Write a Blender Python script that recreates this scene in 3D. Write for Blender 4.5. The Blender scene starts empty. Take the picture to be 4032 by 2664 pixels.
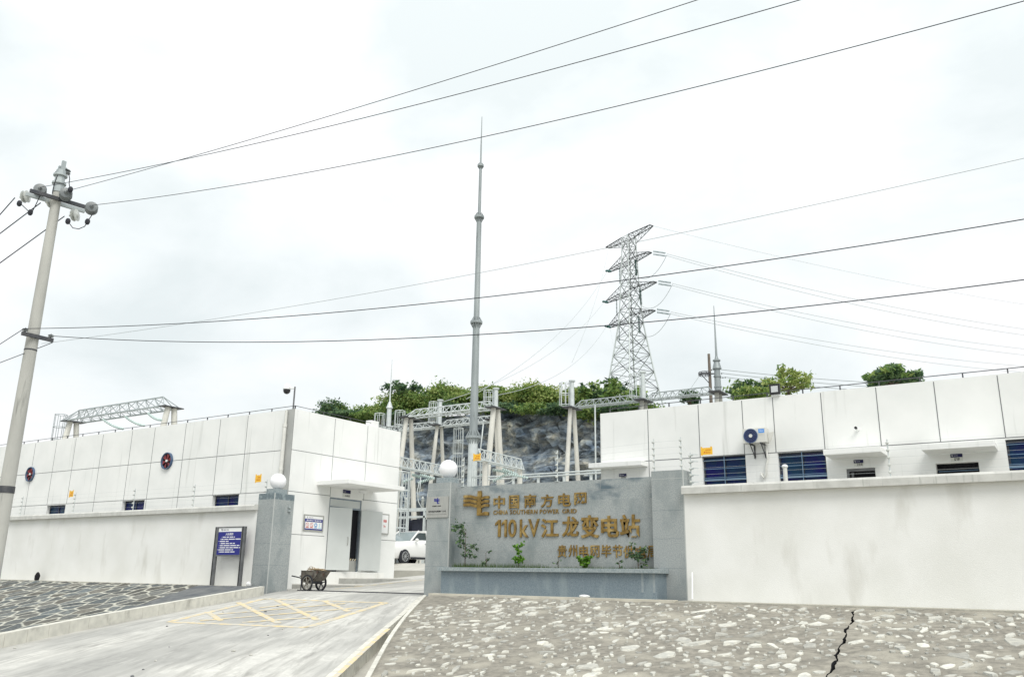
import bpy, math, random
import numpy as np
from mathutils import Vector, Matrix
R = math.radians
C = bpy.context.scene.collection
S = bpy.context.scene
# ------------------------------------------------------------------ camera
W0, H0, FPX = 4032.0, 2664.0, 3362.3
PITCH, YAW, ROLL = 0.271922, 0.583527, 0.015306
CAM = Vector((0, 0, 0.47))
fw = Vector((-math.sin(YAW)*math.cos(PITCH), math.cos(YAW)*math.cos(PITCH), math.sin(PITCH)))
rt = Vector((math.cos(YAW), math.sin(YAW), 0)); up = rt.cross(fw)
rt2 = math.cos(ROLL)*rt+math.sin(ROLL)*up; up2 = -math.sin(ROLL)*rt+math.cos(ROLL)*up
cd = bpy.data.cameras.new('camera'); cam = bpy.data.objects.new('camera', cd); C.objects.link(cam)
M = Matrix((rt2, up2, -fw)).transposed().to_4x4(); M.translation = CAM; cam.matrix_world = M
cd.sensor_width = 36; cd.lens = 36*FPX/W0; cd.clip_start = .05; cd.clip_end = 3000
S.camera = cam
# ------------------------------------------------------------------ world, sun, exposure
S.view_settings.view_transform = 'Standard'; S.view_settings.look = 'None'
S.view_settings.exposure = 0.62; S.view_settings.gamma = 1
SUN_EL, SUN_AZ = R(52), R(128)           # azimuth clockwise from +Y; light comes from the right and behind the camera
wd = bpy.data.worlds.new('World'); S.world = wd; wd.use_nodes = True
nt = wd.node_tree; N = nt.nodes; L = nt.links; N.clear()
def wn(t, **k):
    n = N.new(t)
    for a, b in k.items(): setattr(n, a, b)
    return n
wo = wn('ShaderNodeOutputWorld'); bg = wn('ShaderNodeBackground'); bg.inputs[1].default_value = 0.1
sky = wn('ShaderNodeTexSky', sky_type='NISHITA', sun_disc=False, sun_elevation=SUN_EL, sun_rotation=SUN_AZ)
tc = wn('ShaderNodeTexCoord'); mp = wn('ShaderNodeMapping'); mp.inputs['Scale'].default_value = (1.0, 1.0, 1.9)
L.new(tc.outputs['Generated'], mp.inputs[0])
nz = wn('ShaderNodeTexNoise'); nz.inputs['Scale'].default_value = 3.1; nz.inputs['Detail'].default_value = 7; nz.inputs['Roughness'].default_value = .52; nz.inputs['Distortion'].default_value = .25
L.new(mp.outputs[0], nz.inputs['Vector'])
rp = wn('ShaderNodeValToRGB'); e = rp.color_ramp.elements
e[0].position = .36; e[0].color = (.785, .84, .84, 1); e[1].position = .60; e[1].color = (1.0, 1.0, 1.0, 1)
m_ = e.new(.49); m_.color = (.91, .95, .95, 1)
L.new(nz.outputs['Fac'], rp.inputs[0])
sx = wn('ShaderNodeSeparateXYZ'); L.new(tc.outputs['Generated'], sx.inputs[0])
mr = wn('ShaderNodeMapRange'); mr.inputs['From Min'].default_value = 0.05; mr.inputs['From Max'].default_value = 1; mr.inputs['To Min'].default_value = 6.5; mr.inputs['To Max'].default_value = 9.2
L.new(sx.outputs['Z'], mr.inputs[0])
vm = wn('ShaderNodeVectorMath', operation='SCALE'); L.new(rp.outputs[0], vm.inputs[0]); L.new(mr.outputs[0], vm.inputs['Scale'])
mx = wn('ShaderNodeMixRGB'); mx.inputs[0].default_value = .93; L.new(sky.outputs[0], mx.inputs[1]); L.new(vm.outputs[0], mx.inputs[2])
L.new(mx.outputs[0], bg.inputs[0]); L.new(bg.outputs[0], wo.inputs[0])
sl = bpy.data.lights.new('sun', 'SUN'); sl.energy = 1.5; sl.angle = R(30); sl.color = (1, .97, .92)
so = bpy.data.objects.new('sun', sl); C.objects.link(so)
sd = Vector((math.sin(SUN_AZ)*math.cos(SUN_EL), math.cos(SUN_AZ)*math.cos(SUN_EL), math.sin(SUN_EL)))
so.rotation_euler = sd.to_track_quat('Z', 'Y').to_euler(); so.location = (0, 0, 30)

# ------------------------------------------------------------------ survey helpers: a pixel of the photograph and a known plane give a point
def ray(x, y): return rt2*((x-W0/2)/FPX)-up2*((y-H0/2)/FPX)+fw
def onz(x, y, z=0.): d = ray(x, y); return CAM+d*((z-CAM.z)/d.z)
def onY(x, y, Y): d = ray(x, y); return CAM+d*((Y-CAM.y)/d.y)
def onX(x, y, X): d = ray(x, y); return CAM+d*((X-CAM.x)/d.x)
def onD(x, y, dep): return CAM+ray(x, y)*dep
def onramp(x, y, z0, s, Y0):
    d = ray(x, y); return CAM+d*((z0-s*Y0-CAM.z+s*CAM.y)/(d.z-s*d.y))
def D(x, y): return (x*W0/2373, y*W0/2373)
def ZZ(x0, y0, k): return lambda x, y: (x0+x/k, y0+y/k)
Z1 = ZZ(0, 1500, 1.347); Z2 = ZZ(900, 1500, 1.742); Z4 = ZZ(1640, 1800, 2.119); Z5 = ZZ(2300, 1350, 2.412); Z6 = ZZ(3100, 1350, 2.412)
ZG = ZZ(1500, 1400, 2.614); ZH = ZZ(1950, 1400, 2.614); ZI = ZZ(150, 1540, 3.955); ZC = ZZ(1200, 1850, 3.484); ZS = ZZ(820, 2040, 5.227)
ZA = ZZ(1100, 2100, 5.227); ZT = ZZ(2200, 850, 1.96); ZU = ZZ(0, 600, 1.742); ZR = ZZ(0, 2200, 1.396); ZB = ZZ(1500, 1950, 4.48); ZJ = ZZ(2600, 1350, 3.39)
ZL = ZZ(2900, 1660, 6.53); ZK = ZZ(1200, 1380, 4.126)

# ------------------------------------------------------------------ materials
MAT = {}
def pm(name, col, col2=None, scale=4, rough=.8, metal=0, bump=0, bscale=60, stretch=(1, 1, 1), detail=6, lo=.35, hi=.65, spec=.4, col3=None, scale3=1.2, lo3=.5, hi3=.7, stretch3=(1, 1, 1), island=0):
    m = bpy.data.materials.new(name); m.use_nodes = True; n = m.node_tree.nodes; l = m.node_tree.links
    b = n['Principled BSDF']; b.inputs['Roughness'].default_value = rough; b.inputs['Metallic'].default_value = metal
    b.inputs['Specular IOR Level'].default_value = spec
    t = n.new('ShaderNodeTexCoord')
    def noise(sc, st, det=detail):
        mp = n.new('ShaderNodeMapping'); mp.inputs['Scale'].default_value = st; l.new(t.outputs['Object'], mp.inputs[0])
        z = n.new('ShaderNodeTexNoise'); z.inputs['Scale'].default_value = sc; z.inputs['Detail'].default_value = det; l.new(mp.outputs[0], z.inputs['Vector']); return z.outputs['Fac']
    def ramp(f, a, bb, lo, hi):
        r = n.new('ShaderNodeMapRange'); r.inputs['From Min'].default_value = lo; r.inputs['From Max'].default_value = hi; r.clamp = True; l.new(f, r.inputs[0])
        x = n.new('ShaderNodeMixRGB'); l.new(r.outputs[0], x.inputs[0])
        for i, c in ((1, a), (2, bb)):
            if isinstance(c, tuple): x.inputs[i].default_value = (*c, 1)
            else: l.new(c, x.inputs[i])
        return x.outputs[0]
    c = None
    if col2: c = ramp(noise(scale, stretch), col, col2, lo, hi)
    else: b.inputs['Base Color'].default_value = (*col, 1)
    if col3: c = ramp(noise(scale3, stretch3), c if c else col, col3, lo3, hi3)
    if island:
        g = n.new('ShaderNodeNewGeometry'); mr = n.new('ShaderNodeMapRange'); mr.inputs['To Min'].default_value = 1-island; mr.inputs['To Max'].default_value = 1+island*.6
        l.new(g.outputs['Random Per Island'], mr.inputs[0]); v = n.new('ShaderNodeVectorMath'); v.operation = 'SCALE'
        if c: l.new(c, v.inputs[0])
        else: v.inputs[0].default_value = col
        l.new(mr.outputs[0], v.inputs['Scale']); c = v.outputs[0]
    if c: l.new(c, b.inputs['Base Color'])
    if bump:
        bp = n.new('ShaderNodeBump'); bp.inputs['Strength'].default_value = bump; bp.inputs['Distance'].default_value = .02
        l.new(noise(bscale, stretch, 8), bp.inputs['Height']); l.new(bp.outputs[0], b.inputs['Normal'])
    MAT[name] = m; return m
WHITE = pm('painted render', (.82, .825, .805), (.75, .76, .74), scale=.9, rough=.85, bump=.2, bscale=90, lo=.38, hi=.68, col3=(.50, .51, .48), scale3=2.6, lo3=.62, hi3=.86, stretch3=(1.6, 1.6, .10))
WHITE2 = pm('boundary wall render', (.81, .81, .785), (.74, .74, .705), scale=.8, rough=.88, bump=.25, bscale=70, col3=(.56, .55, .50), scale3=1.8, lo3=.57, hi3=.85, stretch3=(1, 1, .3))
COPING = pm('coping render', (.60, .60, .565), (.49, .49, .46), scale=3, rough=.9, bump=.2, bscale=50, col3=(.40, .41, .38), scale3=6, lo3=.58, hi3=.75, stretch3=(3, 3, .3))
GREYSTRIP = pm('grey corner render', (.42, .43, .41), (.36, .37, .36), scale=2, rough=.85)
JOINT = pm('panel joint', (.17, .175, .18), rough=.9)
GRANITE = pm('grey granite', (.262, .288, .29), (.375, .398, .392), scale=40, rough=.7, detail=4, lo=.36, hi=.64, col3=(.20, .235, .24), scale3=1.7, lo3=.50, hi3=.74, stretch3=(1, 1, .6), bump=.1, bscale=60)
GRANITE_W = pm('weathered granite', (.255, .285, .288), (.365, .39, .385), scale=40, rough=.7, detail=4, lo=.36, hi=.64, col3=(.10, .14, .165), scale3=1.5, lo3=.52, hi3=.68, stretch3=(.9, 1, 1.6))
GRANITE_D = pm('dark damp granite', (.135, .18, .215), (.205, .25, .275), scale=40, rough=.62, detail=4, lo=.38, hi=.62, col3=(.26, .31, .325), scale3=2.4, lo3=.55, hi3=.75, stretch3=(1, 1, .35))
GRANITE_C = pm('granite coping', (.22, .265, .28), (.33, .37, .375), scale=30, rough=.7, detail=3, lo=.38, hi=.62)
STAIN = pm('damp granite band', (.10, .135, .155), (.17, .21, .225), scale=60, rough=.55, detail=3, col3=(.26, .31, .32), scale3=7, lo3=.5, hi3=.65)
GROUT = pm('pale grout', (.46, .48, .465), rough=.9)
LIME = pm('lime streak', (.30, .34, .35), (.24, .28, .30), scale=9, rough=.9)
GOLD = pm('aged brass', (.37, .245, .08), (.20, .125, .04), scale=7, rough=.33, metal=.8, col3=(.55, .40, .17), scale3=4, lo3=.55, hi3=.72)
GLOBE = pm('white acrylic', (.86, .86, .88), rough=.22, spec=.5)
CONC = pm('pole concrete', (.46, .46, .425), (.36, .36, .335), scale=2.5, rough=.9, bump=.25, bscale=40, stretch=(1, 1, .3), col3=(.17, .17, .16), scale3=2.2, lo3=.60, hi3=.74, stretch3=(5, 5, .5))
CONC_W = pm('pale column concrete', (.66, .65, .59), (.52, .51, .47), scale=2, rough=.9, stretch=(1, 1, .3))
STEEL = pm('galvanised steel', (.44, .48, .48), (.34, .38, .385), scale=3, rough=.5, metal=.35)
STEEL_W = pm('pale galvanised steel', (.62, .66, .65), (.52, .56, .56), scale=3, rough=.5, metal=.2)
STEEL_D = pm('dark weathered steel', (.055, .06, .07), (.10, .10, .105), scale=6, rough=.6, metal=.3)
STEEL_M = pm('grey steel mast', (.35, .385, .385), (.26, .29, .295), scale=1.8, rough=.5, metal=.3, stretch=(1, 1, .25), col3=(.14, .155, .15), scale3=3, lo3=.6, hi3=.75, stretch3=(3, 3, .5))
WIRE = pm('black cable', (.02, .022, .03), rough=.6)
WIRE_G = pm('grey conductor', (.28, .31, .31), rough=.5)
WIRE_L = pm('pale conductor', (.45, .48, .48), rough=.5)
PORC = pm('grey porcelain', (.20, .22, .22), (.13, .145, .15), scale=8, rough=.3)
PORC_W = pm('white porcelain', (.58, .60, .56), (.46, .48, .46), scale=6, rough=.3)
GLASSINS = pm('green glass insulator', (.58, .66, .63), (.34, .46, .44), scale=14, rough=.2)
GLASSINS_D = pm('dark green insulator', (.04, .13, .13), (.07, .18, .17), scale=8, rough=.25)
BLUE = pm('blue sign face', (.012, .016, .21), rough=.4)
NAVY = pm('navy sign face', (.008, .009, .07), rough=.4)
SIGNW = pm('white sign face', (.80, .81, .80), rough=.45)
BLACKT = pm('black lettering', (.02, .02, .022), rough=.5)
GREYT = pm('faded lettering', (.30, .30, .29), rough=.5)
RED = pm('red print', (.55, .04, .03), rough=.5)
SKYB = pm('light blue print', (.10, .30, .60), rough=.5)
CYAN = pm('pale blue print', (.35, .62, .78), rough=.5)
YEL = pm('yellow plastic sign', (.85, .52, .05), (.80, .44, .03), scale=20, rough=.5)
ORNG = pm('orange print', (.62, .12, .02), rough=.5)
STAIN_S = pm('brushed stainless', (.46, .46, .43), (.40, .40, .375), scale=40, rough=.34, metal=.6, stretch=(1, 1, .1))
FRAME = pm('grey aluminium frame', (.20, .205, .21), (.13, .135, .14), scale=5, rough=.45, metal=.5)
DOOR = pm('grey steel door', (.60, .625, .61), (.55, .575, .56), scale=1.2, rough=.45, metal=.05)
DOORF = pm('door frame steel', (.18, .22, .26), (.28, .32, .35), scale=5, rough=.4, metal=.4)
DARK = pm('dark interior', (.006, .006, .009), rough=.9)
GLASS = pm('blue window glass', (.007, .008, .095), (.010, .04, .085), scale=1.6, rough=.1, spec=.12, lo=.4, hi=.62)
WFRAME = pm('window frame', (.03, .035, .05), rough=.4)
BAR = pm('window bars', (.16, .25, .36), rough=.35, metal=.5)
PVC = pm('white pvc', (.70, .70, .66), (.62, .62, .58), scale=4, rough=.5)
RUBBER = pm('black rubber', (.022, .024, .03), rough=.85)
CARW = pm('white car paint', (.80, .80, .79), rough=.16, spec=.6)
CARG = pm('car glass', (.045, .06, .065), rough=.05, spec=.8)
ALLOY = pm('alloy', (.55, .56, .57), rough=.3, metal=.7)
LAMPG = pm('lamp glass', (.55, .57, .58), rough=.1)
ACW = pm('air conditioner casing', (.66, .655, .61), (.61, .605, .56), scale=3, rough=.5)
RUST = pm('worn cart steel', (.20, .185, .155), (.085, .075, .065), scale=9, rough=.75, metal=.2, col3=(.11, .05, .035), scale3=5, lo3=.56, hi3=.7, bump=.3, bscale=50)
MUD = pm('muddy rim', (.26, .25, .215), (.15, .14, .12), scale=14, rough=.85)
ROPE = pm('straw rope', (.40, .31, .19), (.26, .19, .11), scale=20, rough=.9)
BARK = pm('bark', (.12, .095, .07), (.07, .055, .04), scale=8, rough=.95)
FANR = pm('red fan blade', (.20, .025, .03), rough=.5)
FANB = pm('grey blue fan ring', (.10, .15, .22), (.05, .09, .18), scale=4, rough=.5)
CAPW = pm('pale stone', (.62, .62, .57), (.50, .49, .45), scale=9, rough=.9, bump=.3, bscale=30)
KERB = pm('kerb concrete', (.66, .645, .575), (.55, .54, .485), scale=5, rough=.9, bump=.2, bscale=50, col3=(.33, .32, .285), scale3=3, lo3=.58, hi3=.8)
STRIP = pm('pale mortar strip', (.47, .455, .39), (.36, .35, .30), scale=5, rough=.95, bump=.3, bscale=40)
DCONC = pm('dark wet concrete', (.115, .125, .13), (.165, .17, .17), scale=3, rough=.8, col3=(.07, .08, .095), scale3=1.6, lo3=.5, hi3=.7)
MORTAR = pm('brown grey mortar bank', (.305, .285, .24), (.18, .17, .145), scale=7, rough=.97, bump=.8, bscale=22, lo=.33, hi=.68, col3=(.38, .36, .30), scale3=1.3, lo3=.50, hi3=.70)
STONE = pm('white quarry stone', (.60, .59, .52), (.42, .42, .385), scale=9, rough=.9, bump=.6, bscale=30, island=.40)
YARD = pm('yard concrete', (.53, .52, .47), (.43, .42, .38), scale=1.5, rough=.9, bump=.15, bscale=40)
EARTH = pm('earth', (.19, .185, .15), (.12, .125, .09), scale=.5, rough=1)
HILLG = pm('hill grass', (.055, .09, .03), (.09, .12, .04), scale=.8, rough=1)
YPAINT = pm('worn yellow paint', (.74, .585, .30), (.64, .52, .30), scale=3, rough=.8, col3=(.52, .50, .44), scale3=7, lo3=.42, hi3=.56)
def leafmat(name, a, b, c):
    m = bpy.data.materials.new(name); m.use_nodes = True; n = m.node_tree.nodes; l = m.node_tree.links
    p = n['Principled BSDF']; p.inputs['Roughness'].default_value = .55; p.inputs['Specular IOR Level'].default_value = .3
    g = n.new('ShaderNodeNewGeometry'); r = n.new('ShaderNodeValToRGB'); el = r.color_ramp.elements
    el[0].color = (*a, 1); el[1].color = (*c, 1); k = el.new(.5); k.color = (*b, 1); l.new(g.outputs['Random Per Island'], r.inputs[0]); l.new(r.outputs[0], p.inputs['Base Color'])
    t = n.new('ShaderNodeBsdfTranslucent'); l.new(r.outputs[0], t.inputs[0]); x = n.new('ShaderNodeMixShader'); x.inputs[0].default_value = .42
    l.new(p.outputs[0], x.inputs[1]); l.new(t.outputs[0], x.inputs[2]); l.new(x.outputs[0], n['Material Output'].inputs[0]); return m
LEAF = leafmat('green leaves', (.075, .145, .045), (.19, .31, .08), (.36, .44, .14))
LEAF_Y = leafmat('yellow green leaves', (.17, .25, .06), (.32, .40, .11), (.46, .51, .20))
LEAF_D = leafmat('dark leaves', (.035, .075, .05), (.085, .16, .08), (.19, .29, .12))
LEAF_B = leafmat('bright leaves', (.07, .20, .015), (.14, .33, .03), (.24, .42, .07))
GRASS = leafmat('grass', (.05, .10, .03), (.10, .16, .06), (.16, .21, .09))

def roadmat():
    m = bpy.data.materials.new('worn concrete road'); m.use_nodes = True; n = m.node_tree.nodes; l = m.node_tree.links
    b = n['Principled BSDF']; b.inputs['Roughness'].default_value = .85
    uv = n.new('ShaderNodeUVMap'); uv.uv_map = 'UVMap'
    def nz(st, sc, det=8, dist=.0, rough=.6):
        mp = n.new('ShaderNodeMapping'); mp.inputs['Scale'].default_value = st; l.new(uv.outputs[0], mp.inputs[0])
        z = n.new('ShaderNodeTexNoise'); z.inputs['Scale'].default_value = sc; z.inputs['Detail'].default_value = det; z.inputs['Distortion'].default_value = dist; z.inputs['Roughness'].default_value = rough; l.new(mp.outputs[0], z.inputs['Vector']); return z.outputs['Fac']
    def mr(f, lo, hi, a=0, c=1):
        r = n.new('ShaderNodeMapRange'); r.inputs['From Min'].default_value = lo; r.inputs['From Max'].default_value = hi; r.inputs['To Min'].default_value = a; r.inputs['To Max'].default_value = c; l.new(f, r.inputs[0]); return r.outputs[0]
    def mix(f, a, c):
        x = n.new('ShaderNodeMixRGB')
        l.new(f, x.inputs[0])
        for i, q in ((1, a), (2, c)):
            if isinstance(q, tuple): x.inputs[i].default_value = (*q, 1)
            else: l.new(q, x.inputs[i])
        return x.outputs[0]
    c = mix(mr(nz((1, 1, 1), 1.3), .3, .7), (.64, .63, .585), (.52, .515, .48))
    st = nz((2.6, .26, 1), 1.7, 9, .7, .66)                   # long drag marks along the driving direction
    c = mix(mr(st, .45, .66, 0, .85), c, (.255, .25, .23)); c = mix(mr(nz((.45, .14, 1), 1.0, 3), .40, .58, 0, .7), c, (.27, .27, .255))
    st2 = nz((5, .6, 1), 2.2, 6, .3)
    c = mix(mr(st2, .55, .75, 0, .4), c, (.70, .69, .64)); c = mix(mr(nz((1, .8, 1), 5, 8), .45, .7, 0, .45), c, (.40, .395, .37))
    c = mix(mr(nz((1, 1, 1), 14, 4), .5, .75, 0, .4), c, (.36, .355, .33))
    l.new(c, b.inputs['Base Color'])
    bp = n.new('ShaderNodeBump'); bp.inputs['Strength'].default_value = .2; bp.inputs['Distance'].default_value = .02; l.new(nz((1, 1, 1), 40), bp.inputs['Height']); l.new(bp.outputs[0], b.inputs['Normal'])
    return m
ROAD = roadmat()
def pitchmat():
    m = bpy.data.materials.new('stone pitching'); m.use_nodes = True; n = m.node_tree.nodes; l = m.node_tree.links
    b = n['Principled BSDF']; b.inputs['Roughness'].default_value = .9
    a = n.new('ShaderNodeAttribute'); a.attribute_name = 'tone'; t = n.new('ShaderNodeTexCoord')
    z = n.new('ShaderNodeTexNoise'); z.inputs['Scale'].default_value = 9; z.inputs['Detail'].default_value = 6; l.new(t.outputs['Object'], z.inputs['Vector'])
    r = n.new('ShaderNodeMapRange'); r.inputs['From Min'].default_value = .3; r.inputs['From Max'].default_value = .7; r.inputs['To Min'].default_value = .65; r.inputs['To Max'].default_value = 1.35; l.new(z.outputs['Fac'], r.inputs[0])
    v = n.new('ShaderNodeVectorMath'); v.operation = 'SCALE'; l.new(a.outputs['Color'], v.inputs[0]); l.new(r.outputs[0], v.inputs['Scale']); l.new(v.outputs[0], b.inputs['Base Color'])
    bp = n.new('ShaderNodeBump'); bp.inputs['Strength'].default_value = .5; bp.inputs['Distance'].default_value = .02; l.new(z.outputs['Fac'], bp.inputs['Height']); l.new(bp.outputs[0], b.inputs['Normal'])
    return m
PITCHING = pitchmat()
def rockmat():
    m = bpy.data.materials.new('quarried rock face'); m.use_nodes = True; n = m.node_tree.nodes; l = m.node_tree.links
    b = n['Principled BSDF']; b.inputs['Roughness'].default_value = .95
    t = n.new('ShaderNodeTexCoord')
    def nz(sc, st, det=8):
        mp = n.new('ShaderNodeMapping'); mp.inputs['Scale'].default_value = st; l.new(t.outputs['Object'], mp.inputs[0])
        z = n.new('ShaderNodeTexNoise'); z.inputs['Scale'].default_value = sc; z.inputs['Detail'].default_value = det; z.inputs['Roughness'].default_value = .6; l.new(mp.outputs[0], z.inputs['Vector']); return z.outputs['Fac']
    r = n.new('ShaderNodeValToRGB'); el = r.color_ramp.elements; el[0].position = .32; el[0].color = (.065, .095, .135, 1); el[1].position = .70; el[1].color = (.42, .40, .33, 1); k = el.new(.5); k.color = (.17, .20, .225, 1); k = el.new(.58); k.color = (.26, .275, .265, 1)
    l.new(nz(.55, (1, 1, 1.3)), r.inputs[0])
    x = n.new('ShaderNodeMixRGB'); x.blend_type = 'MULTIPLY'; x.inputs[0].default_value = .8; l.new(r.outputs[0], x.inputs[1])
    r2 = n.new('ShaderNodeMapRange'); r2.inputs['From Min'].default_value = .35; r2.inputs['From Max'].default_value = .6; r2.inputs['To Min'].default_value = .45; r2.inputs['To Max'].default_value = 1.3; l.new(nz(1.6, (1, 1, 1.8), 6), r2.inputs[0]); l.new(r2.outputs[0], x.inputs[2]); l.new(x.outputs[0], b.inputs['Base Color'])
    ms = n.new('ShaderNodeMapping'); ms.inputs['Scale'].default_value = (1.0, 1.0, 1.5); dn = n.new('ShaderNodeTexNoise'); dn.inputs['Scale'].default_value = 1.2; dn.inputs['Detail'].default_value = 4; l.new(t.outputs['Object'], dn.inputs['Vector'])
    ad = n.new('ShaderNodeMixRGB'); ad.blend_type = 'ADD'; ad.inputs[0].default_value = .7; l.new(t.outputs['Object'], ad.inputs[1]); l.new(dn.outputs['Color'], ad.inputs[2]); l.new(ad.outputs[0], ms.inputs[0])
    vo = n.new('ShaderNodeTexVoronoi'); vo.inputs['Scale'].default_value = 1.15; l.new(ms.outputs[0], vo.inputs['Vector']); vs_ = n.new('ShaderNodeSeparateColor'); l.new(vo.outputs['Color'], vs_.inputs[0])
    vr = n.new('ShaderNodeMapRange'); vr.inputs['To Min'].default_value = .5; vr.inputs['To Max'].default_value = 1.5; l.new(vs_.outputs[0], vr.inputs[0]); vx_ = n.new('ShaderNodeVectorMath'); vx_.operation = 'SCALE'; l.new(x.outputs[0], vx_.inputs[0]); l.new(vr.outputs[0], vx_.inputs['Scale']); l.new(vx_.outputs[0], b.inputs['Base Color'])
    bp = n.new('ShaderNodeBump'); bp.inputs['Strength'].default_value = .8; bp.inputs['Distance'].default_value = .22; l.new(nz(1.3, (1, 1, 2.2)), bp.inputs['Height']); l.new(bp.outputs[0], b.inputs['Normal'])
    return m
ROCK = rockmat()

# ------------------------------------------------------------------ mesh helpers
ORG = {}
class MB:
    def __init__(s): s.v = []; s.f = []; s.m = []
    def add(s, vs, fs, mi=0):
        k = len(s.v); s.v += [tuple(v) for v in vs]; s.f += [tuple(i+k for i in f) for f in fs]; s.m += [mi]*len(fs); return s
    def quad(s, a, b, c, d, mi=0): return s.add([a, b, c, d], [(0, 1, 2, 3)], mi)
    def box(s, x0, x1, y0, y1, z0, z1, mi=0, bev=0):
        if bev: return s.bbox(x0, x1, y0, y1, z0, z1, bev, mi)
        v = [(x, y, z) for z in (z0, z1) for y in (y0, y1) for x in (x0, x1)]
        return s.add(v, [(0, 2, 3, 1), (4, 5, 7, 6), (0, 1, 5, 4), (2, 6, 7, 3), (0, 4, 6, 2), (1, 3, 7, 5)], mi)
    def bbox(s, x0, x1, y0, y1, z0, z1, b, mi=0):
        import bmesh
        bm = bmesh.new(); bmesh.ops.create_cube(bm, size=1)
        for v in bm.verts: v.co = Vector(((x0+x1)/2+v.co.x*(x1-x0), (y0+y1)/2+v.co.y*(y1-y0), (z0+z1)/2+v.co.z*(z1-z0)))
        bmesh.ops.bevel(bm, geom=bm.edges[:], offset=b, segments=2, affect='EDGES', profile=.6)
        bm.verts.index_update(); s.add([v.co[:] for v in bm.verts], [[v.index for v in f.verts] for f in bm.faces], mi); bm.free(); return s
    def cyl(s, p0, p1, r0, r1=None, n=8, mi=0, caps=True):
        r1 = r0 if r1 is None else r1; p0 = Vector(p0); p1 = Vector(p1); d = (p1-p0)
        if d.length < 1e-6: return s
        d.normalize(); a = d.orthogonal().normalized(); b = d.cross(a); v = []
        for p, r in ((p0, r0), (p1, r1)):
            for i in range(n): t = 2*math.pi*i/n; v.append(p+(a*math.cos(t)+b*math.sin(t))*r)
        f = [(i, (i+1) % n, n+(i+1) % n, n+i) for i in range(n)]
        if caps: f += [tuple(range(n-1, -1, -1)), tuple(range(n, 2*n))]
        return s.add(v, f, mi)
    def tube(s, pts, r, n=6, mi=0):
        pts = [Vector(p) for p in pts]; rr = r if isinstance(r, (list, tuple)) else [r]*len(pts); v = []; a = None
        for i, p in enumerate(pts):
            d = (pts[min(i+1, len(pts)-1)]-pts[max(i-1, 0)]).normalized()
            a = d.orthogonal().normalized() if a is None else (a-d*a.dot(d)).normalized()
            b = d.cross(a)
            for k in range(n): t = 2*math.pi*k/n; v.append(p+(a*math.cos(t)+b*math.sin(t))*rr[i])
        f = []
        for i in range(len(pts)-1):
            for k in range(n): f.append((i*n+k, i*n+(k+1) % n, (i+1)*n+(k+1) % n, (i+1)*n+k))
        f += [tuple(range(n-1, -1, -1)), tuple((len(pts)-1)*n+k for k in range(n))]
        return s.add(v, f, mi)
    def lathe(s, p0, axis, prof, n=16, mi=0):
        """prof: list of (distance along axis, radius)"""
        p0 = Vector(p0); d = Vector(axis).normalized(); a = d.orthogonal().normalized(); b = d.cross(a); v = []; f = []
        for h, r in prof:
            for k in range(n): t = 2*math.pi*k/n; v.append(p0+d*h+(a*math.cos(t)+b*math.sin(t))*r)
        for i in range(len(prof)-1):
            for k in range(n): f.append((i*n+k, i*n+(k+1) % n, (i+1)*n+(k+1) % n, (i+1)*n+k))
        f += [tuple(range(n-1, -1, -1)), tuple((len(prof)-1)*n+k for k in range(n))]
        return s.add(v, f, mi)
    def sphere(s, c, r, n=20, m=12, mi=0, sc=(1, 1, 1)):
        v = []; f = []; c = Vector(c)
        for j in range(m+1):
            ph = math.pi*j/m
            for i in range(n): t = 2*math.pi*i/n; v.append((c.x+r*sc[0]*math.sin(ph)*math.cos(t), c.y+r*sc[1]*math.sin(ph)*math.sin(t), c.z+r*sc[2]*math.cos(ph)))
        for j in range(m):
            for i in range(n): f.append((j*n+i, (j+1)*n+i, (j+1)*n+(i+1) % n, j*n+(i+1) % n))
        return s.add(v, f, mi)
    def prism(s, poly, fn, mi=0):
        """poly: list of (u,v); fn(u,v,k) with k=0 front, 1 back"""
        n = len(poly); v = [fn(u, w, 0) for u, w in poly]+[fn(u, w, 1) for u, w in poly]
        f = [tuple(range(n)), tuple(range(2*n-1, n-1, -1))]+[(i, n+i, n+(i+1) % n, (i+1) % n) for i in range(n)]
        return s.add(v, f, mi)
    def build(s, name, mats, parent=None, org=None, smooth=False):
        if org is None: org = ORG.get(parent.name, Vector((0, 0, 0))) if parent else Vector((0, 0, 0))
        org = Vector(org); me = bpy.data.meshes.new(name)
        me.from_pydata([(v[0]-org.x, v[1]-org.y, v[2]-org.z) for v in s.v], [], s.f)
        for m in (mats if isinstance(mats, (list, tuple)) else [mats]): me.materials.append(m)
        me.polygons.foreach_set('material_index', s.m)
        if smooth: me.polygons.foreach_set('use_smooth', [True]*len(s.f))
        me.validate(); me.update(); o = bpy.data.objects.new(name, me); C.objects.link(o)
        if parent: o.parent = parent; ORG[o.name] = org
        else: o.location = org; ORG[o.name] = org
        if smooth and smooth != 'all':
            try:
                import bmesh
                bm = bmesh.new(); bm.from_mesh(me)
                for ed in bm.edges:
                    if len(ed.link_faces) == 2 and ed.calc_face_angle(0) > R(40): ed.smooth = False
                bm.to_mesh(me); bm.free()
            except Exception: pass
        return o
def tag(o, label, cat, group=None):
    o['label'] = label; o['category'] = cat
    if group: o['group'] = group
    return o
def struct(o): o['kind'] = 'structure'; return o
def stuff(o): o['kind'] = 'stuff'; return o
def thing(name, label, cat, loc=(0, 0, 0), group=None, rz=0):
    o = bpy.data.objects.new(name, None); C.objects.link(o); o.empty_display_size = .2; o.location = loc; o.rotation_euler = (0, 0, rz); ORG[o.name] = Vector(loc)
    return tag(o, label, cat, group)
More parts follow.
